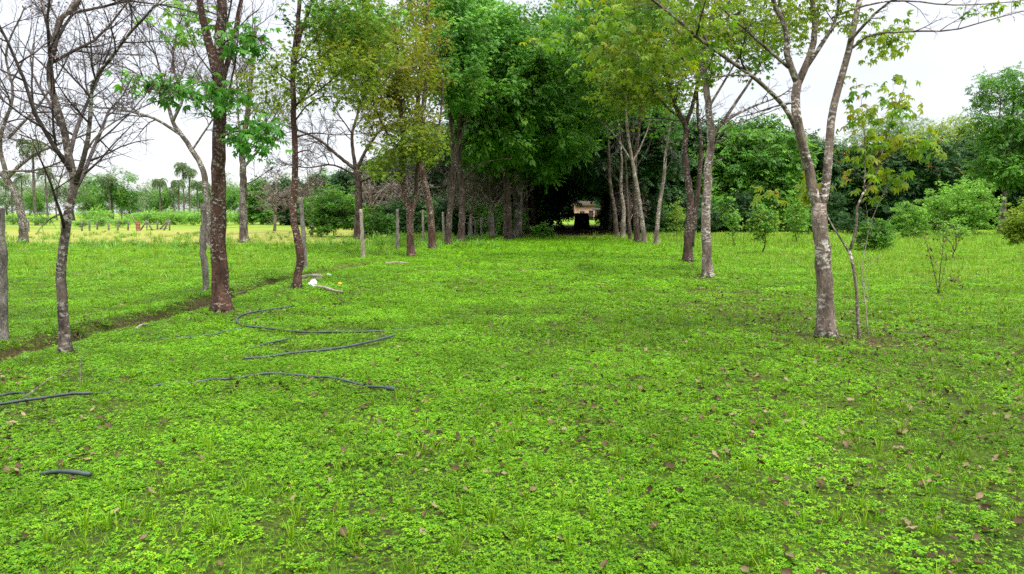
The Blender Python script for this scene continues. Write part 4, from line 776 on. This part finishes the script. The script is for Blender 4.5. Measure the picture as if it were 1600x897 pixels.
# ---------------------------------------------------------------- the house at the end of the avenue
def boxmesh(x0, x1, y0, y1, z0, z1):
    V = np.array([(x, y, z) for z in (z0, z1) for y in (y0, y1) for x in (x0, x1)], float); return V, np.array([(0, 2, 3, 1), (4, 5, 7, 6), (0, 1, 5, 4), (2, 6, 7, 3), (0, 4, 6, 2), (1, 3, 7, 5)])
def addbox(name, *b_, mat, parent): V, Fc = boxmesh(*b_); return mesh_obj(name, V, [Fc], mat, parent)
M['plaster'] = plain('plaster', (.80, .46, .40), .9, .12, 3); M['rooftile'] = plain('rooftile', (.03, .017, .013), .9, .3, 6); M['darkwood'] = plain('darkwood', (.04, .03, .025), .8, .3, 8)
M['glassdark'] = plain('glassdark', (.02, .025, .03), .15, .1, 3)
hY = 160.; hx = (912 - 800) / F * hY; hs = thing('house', 'small pinkish plastered house with a dark tiled roof beyond the end of the avenue', 'house', (hx, hY, 0))
addbox('wall', -1.8, 2.6, 0, 5, 0, 3.1, mat=M['plaster'], parent=hs)
V = np.array([(-2.6, -.8, 3.0), (3.2, -.8, 3.0), (3.2, 5.6, 3.0), (-2.6, 5.6, 3.0), (-1.2, 2.4, 4.1), (1.8, 2.4, 4.1), (-2.6, -.8, 3.17), (3.2, -.8, 3.17), (3.2, 5.6, 3.17), (-2.6, 5.6, 3.17)])
mesh_obj('roof', V, [np.array([(0, 1, 7, 6), (1, 2, 8, 7), (2, 3, 9, 8), (3, 0, 6, 9), (6, 7, 5, 4), (8, 9, 4, 5), (0, 3, 2, 1)]), np.array([(7, 8, 5), (9, 6, 4)])], M['rooftile'], hs)
dr = addbox('door', 1.1, 2.0, -.06, -.003, 0, 2.05, mat=M['darkwood'], parent=hs); hb = addbox('handle', 1.15, 1.25, -.12, -.062, .95, 1.0, mat=M['wire'], parent=dr)
w_ = addbox('window', -.9, .1, -.05, -.003, 1.0, 1.9, mat=M['darkwood'], parent=hs); addbox('pane', -.82, .02, -.07, -.052, 1.08, 1.82, mat=M['glassdark'], parent=w_)
pv = thing('open_shed', 'dark open shed with a low roof in the shade right of the pink wall', 'shed', ((948 - 800) / F * 112, 112, 0))
for x in (-1.6, 1.4):
    for y in (0, 2.2): addbox('post', x, x + .14, y, y + .14, 0, 2.0, mat=M['darkwood'], parent=pv)
V = np.array([(-2.1, -.4, 1.9), (2.0, -.4, 1.9), (2.0, 2.8, 2.2), (-2.1, 2.8, 2.2), (-2.1, -.4, 2.0), (2.0, -.4, 2.0), (2.0, 2.8, 2.3), (-2.1, 2.8, 2.3)])
mesh_obj('roof', V, [np.array([(0, 3, 2, 1), (4, 5, 6, 7), (0, 1, 5, 4), (1, 2, 6, 5), (2, 3, 7, 6), (3, 0, 4, 7)])], M['rooftile'], pv)
g_ = gp(909, 357); rng = np.random.default_rng(5); sk = Skel(); z = np.linspace(-.1, 1.5, 12); sk.add(np.stack((g_[0] + 0 * z, g_[1] + 0 * z, z), 1), np.linspace(.78, .68, 12) * (1 + .2 * np.exp(-z * 5)))
V, Fc = sk.mesh(np.array((g_[0], g_[1], 0)), .06); tag(mesh_obj('tree_stump', V, Fc, M['bark_brown'], loc=(g_[0], g_[1], 0)), 'broad dark stump standing in the middle of the shaded avenue', 'stump')

# ---------------------------------------------------------------- things lying on the grass
HOSE = []
def ground_tube(name, pxs, r, mat, label, cat, group=None, z=.03, n=60, part=None, sink=None, cap=True):
    if mat == 'hose': pxs = [(p_[0], p_[1], p_[2] * .82 - .006) for p_ in pxs]; r = r * .9
    P = np.array([gp(*p_[:2]) for p_ in pxs]); zz = np.array([p_[2] if len(p_) > 2 else z for p_ in pxs]); P[:, 2] = zz
    Q = resample(P, n); Q[:, 2] += height(Q[:, 0], Q[:, 1]); b_ = Q[len(Q) // 2].copy(); sk = Skel(); rr = r if hasattr(r, '__len__') else (r, r); sk.add(Q, np.linspace(rr[0], rr[1], n))
    V, Fc = sk.mesh(b_, .0 if mat == 'hose' else .12); o_ = mesh_obj(name, V, Fc, M[mat], loc=tuple(b_), smooth=True); tag(o_, label, cat, group); HOSE.append(Q[:, :2]); return o_
HG = 'black plastic pipes lying in the clover'
ground_tube('hose', [(459, 480, .05), (440, 484, .055), (400, 489, .05), (378, 495, .06), (370, 502, .06), (376, 510, .06), (395, 516, .06), (430, 519, .055), (480, 522, .045), (530, 521, .03), (600, 517, .015), (650, 512, .005)], .016, 'hose', 'black pipe bent into a hook shaped loop right of the thick reddish trunk', 'hose', HG)
ground_tube('hose', [(616, 530, .075), (590, 536, .065), (550, 544, .055), (510, 549, .05), (460, 553, .04), (420, 558, .025), (380, 561, .015)], .0165, 'hose', 'straight black pipe ending mid lawn, its raised cut end nearest the centre', 'hose', HG)
ground_tube('hose', [(455, 532, .055), (440, 536, .05), (420, 541, .045), (395, 546, .02)], .014, 'hose', 'short black pipe piece showing inside the hooked loop', 'hose', HG)
ground_tube('hose', [(378, 517, .05), (350, 522, .045), (330, 526, .03), (290, 529, .02), (250, 532, .015)], .014, 'hose', 'thin black pipe fading into clover left of the hooked loop', 'hose', HG)
ground_tube('hose', [(614, 611, .055), (595, 609, .05), (575, 604, .02), (555, 602, .042), (520, 595, .048), (485, 590, .024), (460, 589, .036), (415, 588, .038), (370, 592, .012), (330, 597, .03), (290, 601, .01), (250, 604, .032), (235, 606, .0)], .0125, 'hose', 'long thin dark pipe arching across the clover with a black end fitting', 'hose', HG)
g1, g2 = gp(616, 612), gp(602, 610); g1[2] = H(g1[0], g1[1]) + .039; g2[2] = H(g2[0], g2[1]) + .037; box = Skel(); box.add(resample(np.array([g1, g2]), 5), np.full(5, .021)); V, Fc = box.mesh(g1)
hose5 = [o_ for o_ in COL.objects if o_.name.startswith('hose')][-1]; fit = mesh_obj('end_fitting', V, Fc, M['hose'], hose5, loc=tuple(g1 - np.array(hose5.location)))
ground_tube('hose', [(-40, 651, .06), (0, 643, .06), (35, 637, .06), (70, 631, .055), (110, 624, .05), (150, 619, .03), (170, 615, .01)], .0145, 'hose', 'black pipe entering from the left edge, the lower of two', 'hose', HG)
ground_tube('hose', [(-30, 630, .06), (0, 626, .06), (22, 621, .05), (40, 617, .02)], .0145, 'hose', 'short black pipe stub at the left edge above the longer one', 'hose', HG)
ho = ground_tube('hose', [(60, 741, .0), (85, 745, .045), (110, 749, .065), (142, 754, .07)], .0155, 'hose', 'short black pipe with an open cut end in the near left clover', 'hose', HG, n=24)
SG = 'dead sticks on the ground'
ground_tube('stick', [(35, 631, .03), (60, 618, .06), (85, 603, .08), (100, 598, .07), (118, 583, .10)], (.008, .003), 'bark_far', 'crooked bare branch lying above the left pipes', 'branch', SG, n=30)
ground_tube('stick', [(126, 603, .0), (127, 588, .1), (125, 572, .17), (128, 562, .22)], (.004, .002), 'bark_far', 'thin pale upright twig beside the near bare tree', 'branch', SG, n=16)
ground_tube('log', [(497, 452, .05), (510, 455, .06), (522, 458, .05), (535, 460, .05)], (.035, .02), 'deadwood', 'short brown broken branch lying right of the white stone', 'branch', SG, n=24)
ground_tube('log', [(470, 436, .05), (488, 435, .06), (505, 436, .05)], (.04, .035), 'deadwood', 'pale grey log behind the kinked slender trunk', 'branch', SG, n=24)
ground_tube('log', [(470, 442, .03), (490, 440, .04), (502, 438, .04)], (.03, .02), 'deadwood', 'second pale log lying in front of the grey one', 'branch', SG, n=24)
ground_tube('stick', [(602, 414, .03), (620, 413, .05), (640, 414, .04)], (.03, .015), 'deadwood', 'dry stick on bare earth before the forked rusty tree', 'branch', SG, n=20)
ground_tube('stick', [(212, 516, .02), (222, 512, .05), (232, 509, .04)], (.02, .01), 'deadwood', 'pale stick on the ditch bank between the two left trees', 'branch', SG, n=16)
def rock(name, px, py, sx, sy, sz, mat, label, cat, seed, z=.0):
    global rng
    rng = np.random.default_rng(seed); import bmesh
    bm = bmesh.new(); bmesh.ops.create_icosphere(bm, subdivisions=3, radius=1)
    off = rng.normal(0, 1, (6, 3))
    for v in bm.verts:
        k = 1 + sum(.10 * math.sin(3 * v.co.dot(Vector(o_)) + i_) for i_, o_ in enumerate(off)); v.co = Vector((v.co.x * sx * k, v.co.y * sy * k, max(-.3, v.co.z) * sz * k))
    g_ = gp(px, py); me = bpy.data.meshes.new(name); bm.to_mesh(me); bm.free(); me.materials.append(M[mat]); o_ = bpy.data.objects.new(name, me); COL.objects.link(o_); o_.location = (g_[0], g_[1], H(g_[0], g_[1]) + z)
    return tag(o_, label, cat)
rock('stone', 489, 449, .085, .07, .085, 'stone', 'white angular stone at the end of the broken branch', 'stone', 301, .03)
rock('stone', 514, 432, .05, .05, .06, 'stone', 'small whitish stone behind the grey log', 'stone', 302, .02)
rock('fruit', 531, 446, .036, .036, .036, 'fruit', 'fallen orange fruit on the grass near the stones', 'fruit', 303, .04)
rock('stone', 42, 546, .06, .05, .04, 'stone', 'pale stone in the ditch next to the nearest post', 'stone', 304, .02)
# ---------------------------------------------------------------- turf: clover, grass, litter and weeds (uncountable)
def src_mesh(name, tmpl, pos, ax, up, sz, mat, val=None):
    V, Fc, v = leaf_arrays(tmpl, pos, ax, up, sz, val); me = bpy.data.meshes.new(name)
    o_ = mesh_obj(name, V, [Fc], M[mat], attr={'v': v}); COL.objects.unlink(o_); return o_
T_clover = merge([(lambda v, f: (v, f))(*[np.array([(0.04, 0, 0), (.32, .24, .05), (.62, .20, .03), (.66, 0, -.02), (.62, -.20, .03), (.32, -.24, .05)]) @ np.array([[math.cos(a), math.sin(a), 0], [-math.sin(a), math.cos(a), 0], [0, 0, 1]]), np.array([(0, 3, 2), (0, 2, 1), (0, 5, 4), (0, 4, 3)])]) for a in (0, 2.09, 4.19)])
T_blade = (np.array([(0, -.03, 0), (0, .03, 0), (.5, .028, .0), (.5, -.028, .0), (1, 0, -.22)], float), np.array([(0, 1, 2), (0, 2, 3), (3, 2, 4)]))
def clover_clump(n, R, seed, size=.03):
    global rng
    rng = np.random.default_rng(seed); r = R * rng.random(n) ** .5; a = rng.uniform(0, 6.28, n)
    pos = np.stack((r * np.cos(a), r * np.sin(a), rng.uniform(.004, .042, n) * (1 - .5 * r / R)), 1)
    az = rng.uniform(0, 6.28, n); ax = np.stack((np.cos(az), np.sin(az), rng.normal(0, .15, n)), 1)
    up = np.array((0, 0, 1.)) + rng.normal(0, .30, (n, 3)) * np.array((1, 1, .2)); return pos, ax, up, size * rng.uniform(.6, 1.25, n)
def grass_clump(n, R, seed, h=.1, spread=.5):
    global rng
    rng = np.random.default_rng(seed); r = R * rng.random(n) ** .7; a = rng.uniform(0, 6.28, n); pos = np.stack((r * np.cos(a), r * np.sin(a), 0 * r - .005), 1)
    b_ = a + rng.normal(0, 1, n); tl = rng.uniform(.05, spread, n); ax = np.stack((np.cos(b_) * tl, np.sin(b_) * tl, np.ones(n)), 1); up = np.stack((-np.cos(b_), -np.sin(b_), .2 + 0 * b_), 1)
    return pos, ax, up, h * rng.uniform(.5, 1.2, n)
def curled_leaf(seed):
    global rng
    rng = np.random.default_rng(seed); n = 7; V = []
    for i_ in range(n):
        t_ = i_ / (n - 1); w = .28 * math.sin(math.pi * (t_ * .94 + .03)) ** .7
        for s_ in (-1, -.4, .4, 1): V.append((t_ - .5, s_ * w, .10 * abs(s_) ** 2 * rng.uniform(.3, 2.0) + .12 * math.sin(3 * t_ + seed) + .05))
    F_ = [(i_ * 4 + k, i_ * 4 + k + 1, i_ * 4 + k + 5, i_ * 4 + k + 4) for i_ in range(n - 1) for k in range(3)]
    o_ = mesh_obj('dry_leaf', np.array(V), [np.array(F_)], M['litter'], attr={'v': np.full(len(V), (seed % 7) / 6.)}, smooth=True); COL.objects.unlink(o_); return o_
def scatter(name, sources, P, rot, scl, idx, label):
    """one stuff object: a cloud of points with the source clumps instanced on it"""
    c_ = bpy.data.collections.new(name + '_sources')
    for k, s_ in enumerate(sources): s_.name = '%s_source_%02d' % (name, k); c_.objects.link(s_)
    me = bpy.data.meshes.new(name); me.vertices.add(len(P)); me.vertices.foreach_set('co', P.astype(np.float32).ravel())
    a = me.attributes.new('rot', 'FLOAT_VECTOR', 'POINT'); a.data.foreach_set('vector', rot.astype(np.float32).ravel())
    a = me.attributes.new('scl', 'FLOAT_VECTOR', 'POINT'); a.data.foreach_set('vector', scl.astype(np.float32).ravel())
    a = me.attributes.new('idx', 'INT', 'POINT'); a.data.foreach_set('value', idx.astype(np.int32))
    o_ = bpy.data.objects.new(name, me); COL.objects.link(o_); g_ = bpy.data.node_groups.new(name, 'GeometryNodeTree')
    g_.interface.new_socket('Geometry', in_out='INPUT', socket_type='NodeSocketGeometry'); g_.interface.new_socket('Geometry', in_out='OUTPUT', socket_type='NodeSocketGeometry')
    gi, go = g_.nodes.new('NodeGroupInput'), g_.nodes.new('NodeGroupOutput'); ip = g_.nodes.new('GeometryNodeInstanceOnPoints'); ci = g_.nodes.new('GeometryNodeCollectionInfo')
    ci.inputs[0].default_value = c_; ci.inputs[1].default_value = True; ci.inputs[2].default_value = True
    def na(n_, ty): x_ = g_.nodes.new('GeometryNodeInputNamedAttribute'); x_.data_type = ty; x_.inputs[0].default_value = n_; return x_.outputs[0]
    lk = g_.links.new; lk(gi.outputs[0], ip.inputs['Points']); lk(ci.outputs[0], ip.inputs['Instance']); ip.inputs['Pick Instance'].default_value = True
    lk(na('idx', 'INT'), ip.inputs['Instance Index']); lk(na('rot', 'FLOAT_VECTOR'), ip.inputs['Rotation']); lk(na('scl', 'FLOAT_VECTOR'), ip.inputs['Scale']); lk(ip.outputs[0], go.inputs[0])
    md = o_.modifiers.new('scatter', 'NODES'); md.node_group = g_
    o_['kind'] = 'stuff'; o_['label'] = label; return o_
def field(n_m2, y0, y1, seed, margin=1.2, xlim=None):
    r_ = np.random.default_rng(seed); hw = lambda y: .72 * y + margin; area = .72 * (y1 ** 2 - y0 ** 2) + 2 * margin * (y1 - y0); n = int(area * n_m2)
    u = r_.random(n); a, b_ = .72, margin; c0 = a * y0 ** 2 + 2 * b_ * y0
    y = (-b_ + np.sqrt(b_ * b_ + a * (c0 + u * (a * y1 ** 2 + 2 * b_ * y1 - c0)))) / a; x = (2 * r_.random(n) - 1) * hw(y)
    return x, y, r_
HP = np.concatenate(HOSE)
def hose_dist(x, y):
    d = np.full(len(x), 9.); k = np.where((y < 16) & (x < 0))[0]
    for s_ in range(0, len(k), 4000): kk = k[s_:s_ + 4000]; d[kk] = np.sqrt(np.min((x[kk, None] - HP[None, :, 0]) ** 2 + (y[kk, None] - HP[None, :, 1]) ** 2, axis=1))
    return d
SG_ = [(gp(s_[0], s_[1]), s_) for s_ in SOIL_SHADES]
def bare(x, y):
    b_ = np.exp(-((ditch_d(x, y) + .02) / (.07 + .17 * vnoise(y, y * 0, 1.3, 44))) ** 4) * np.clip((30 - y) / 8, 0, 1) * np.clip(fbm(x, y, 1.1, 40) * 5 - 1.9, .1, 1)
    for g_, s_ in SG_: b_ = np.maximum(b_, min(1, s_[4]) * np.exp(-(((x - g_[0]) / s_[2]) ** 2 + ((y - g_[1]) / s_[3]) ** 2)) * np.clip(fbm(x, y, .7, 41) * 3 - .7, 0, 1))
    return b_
def zone_litter(x, y):                        # thin turf with dead leaves under the right-hand trees
    return np.exp(-(((x - 4.5) / 3.0) ** 2 + ((y - 10) / 4.5) ** 2)) + .6 * np.exp(-(((x - 2.6) / 2.0) ** 2 + ((y - 5) / 2.0) ** 2))
def put(name, sources, bands, dens, label, sc0=(.8, 1.25), hfun=None, tilt=.06):
    PX, PR, PS, PI = [], [], [], []
    for k, (n_m2, y0, y1, s_) in enumerate(bands):
        x, y, r_ = field(n_m2, y0, y1, 500 + 17 * k + len(name)); keep = r_.random(len(x)) < dens(x, y); x, y = x[keep], y[keep]
        z = height(x, y) + (.022 if name == 'fallen_leaves' else 0); sc_ = r_.uniform(*sc0, len(x)) * s_; hz = sc_ * (hfun(x, y) if hfun else 1); PX.append(np.stack((x, y, z), 1))
        PR.append(np.stack((r_.normal(0, tilt, len(x)), r_.normal(0, tilt, len(x)), r_.uniform(0, 6.28, len(x))), 1)); PS.append(np.stack((sc_, sc_, hz), 1)); PI.append(r_.integers(0, len(sources), len(x)))
    return scatter(name, sources, np.concatenate(PX), np.concatenate(PR), np.concatenate(PS), np.concatenate(PI), label)
cl = [src_mesh('clover', T_clover, *clover_clump(n, R, 600 + k, s_), 'clover') for k, (n, R, s_) in enumerate(((40, .13, .019), (46, .15, .017), (36, .12, .022), (50, .15, .016), (34, .11, .024), (38, .15, .019)))]
dry_f = lambda x, y: np.clip((y - 33) / 4, 0, 1) * (x < -7)
def d_clover(x, y):
    p_ = np.clip((fbm(x, y, 1.5, 70) - .27) * 4.5, .45, 1) * (1 - .85 * np.clip(bare(x, y), 0, 1)) * (1 - .72 * np.clip(zone_litter(x, y) * (.5 + fbm(x, y, .9, 77)), 0, 1))
    p_ = p_ * np.where(hose_dist(x, y) < .07, .12, 1) * np.where(ditch_d(x, y) < -.4, .55, 1) * (1 - .6 * np.clip((x - 6) / 4, 0, 1)) * (1 - dry_f(x, y)); return p_
put('clover', cl, [(165, 1.9, 8, .86), (90, 8, 14, 1.05), (34, 14, 24, 1.6), (12, 24, 42, 2.4)], d_clover, 'low bright green clover covering the lawn', hfun=lambda x, y: .7 + .8 * fbm(x, y, .8, 75))
gr = [src_mesh('short_grass', T_blade, *grass_clump(n, R, 680 + k, h, sp_), 'clover') for k, (n, R, h, sp_) in enumerate(((46, .14, .045, 1.4), (40, .12, .055, 1.2), (52, .15, .04, 1.6), (44, .14, .05, 1.3)))]
gr += [src_mesh('grass', T_blade, *grass_clump(n, R, 620 + k, h, sp_), 'grass') for k, (n, R, h, sp_) in enumerate(((22, .05, .09, .8), (16, .04, .12, .7), (26, .07, .07, 1.0), (12, .03, .15, .6)))]
def d_grass(x, y):
    p_ = .6 + .4 * np.clip((fbm(x, y, 1.3, 80) - .42) * 4, 0, 1); p_ = np.maximum(p_, .8 * (ditch_d(x, y) < -.3)); p_ = np.maximum(p_, .7 * np.clip((x - 5) / 3, 0, 1))
    return p_ * (1 - .92 * np.clip(bare(x, y), 0, 1)) * np.where(hose_dist(x, y) < .06, .2, 1) * (1 - dry_f(x, y)) * (1 - .8 * np.clip((y - 44) / 6, 0, 1) * (np.abs(x - 4) < 8))
put('grass', gr, [(120, 1.9, 8, .62), (70, 8, 16, .75), (18, 16, 28, 1.1), (7, 28, 50, 1.8)], d_grass, 'grass blades growing through the clover', hfun=lambda x, y: (.6 + .9 * fbm(x, y, 2., 85)) * np.where(ditch_d(x, y) < -.4, .7, .9))
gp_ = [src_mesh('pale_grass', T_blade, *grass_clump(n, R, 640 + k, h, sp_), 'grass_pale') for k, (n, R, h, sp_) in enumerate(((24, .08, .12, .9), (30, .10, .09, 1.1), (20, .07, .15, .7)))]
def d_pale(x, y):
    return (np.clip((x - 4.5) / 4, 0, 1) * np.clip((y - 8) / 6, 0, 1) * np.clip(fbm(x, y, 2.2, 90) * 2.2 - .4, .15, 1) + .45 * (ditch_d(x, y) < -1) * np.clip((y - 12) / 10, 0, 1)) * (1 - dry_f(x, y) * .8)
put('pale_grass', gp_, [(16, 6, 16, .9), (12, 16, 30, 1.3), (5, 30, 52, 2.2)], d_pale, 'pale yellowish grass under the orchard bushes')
wdS = [src_mesh('weeds', T_blade, *grass_clump(n, R, 660 + k, h, sp_), 'leaf_fresh') for k, (n, R, h, sp_) in enumerate(((30, .15, .32, .7), (24, .12, .42, .6)))]
wdS += [src_mesh('weeds', T_palm3, *(lambda p_: (np.concatenate([p_[0]]), p_[1], p_[2], p_[3]))(leaves_at(np.array([[0, 0, .14], [.1, .05, .2], [-.1, .05, .12]]), 10, .13, .11)), 'leaf_mid')]
def d_weed(x, y):
    s_ = ditch_d(x, y); L_ = (s_ < -.25) * np.clip(fbm(x, y, 1.8, 95) * 4 - 2.0, .02, 1) * .5; L_ = np.maximum(L_, (x < -4) * np.exp(-((y - 32 - 2 * fbm(x, y, 4, 97)) / 2.2) ** 2) * .8)
    L_ = np.maximum(L_, ((x > -8) & (x < -.4 + .03 * (y - 30)) & (y > 30)) * .7 * np.clip(fbm(x, y, 2.5, 98) * 3 - .6, 0, 1)); L_ = np.maximum(L_, ((x > 14) & (y > 26) & (y < 45)) * .25 * np.clip(fbm(x, y, 2.5, 99) * 4 - 2, 0, 1)); return L_
put('weeds', wdS, [(1.6, 6, 16, .45), (2.0, 16, 30, .6), (2.0, 30, 55, .95)], d_weed, 'taller rank weeds along the ditch and field edge')
dl = [curled_leaf(k) for k in range(700, 707)]
def d_leaf(x, y): return np.clip(.12 + .9 * np.clip((fbm(x, y, 1.4, 110) - .5) * 5, 0, 1) + .8 * zone_litter(x, y), 0, 1) * (x > -6.5)
put('fallen_leaves', dl, [(90, 1.9, 9, .044), (60, 9, 18, .05), (20, 18, 34, .075), (5, 34, 60, .11)], d_leaf, 'fallen brown and greyish leaves strewn over the clover', sc0=(.35, 1.45), tilt=.4)

print('objects', len(bpy.data.objects))
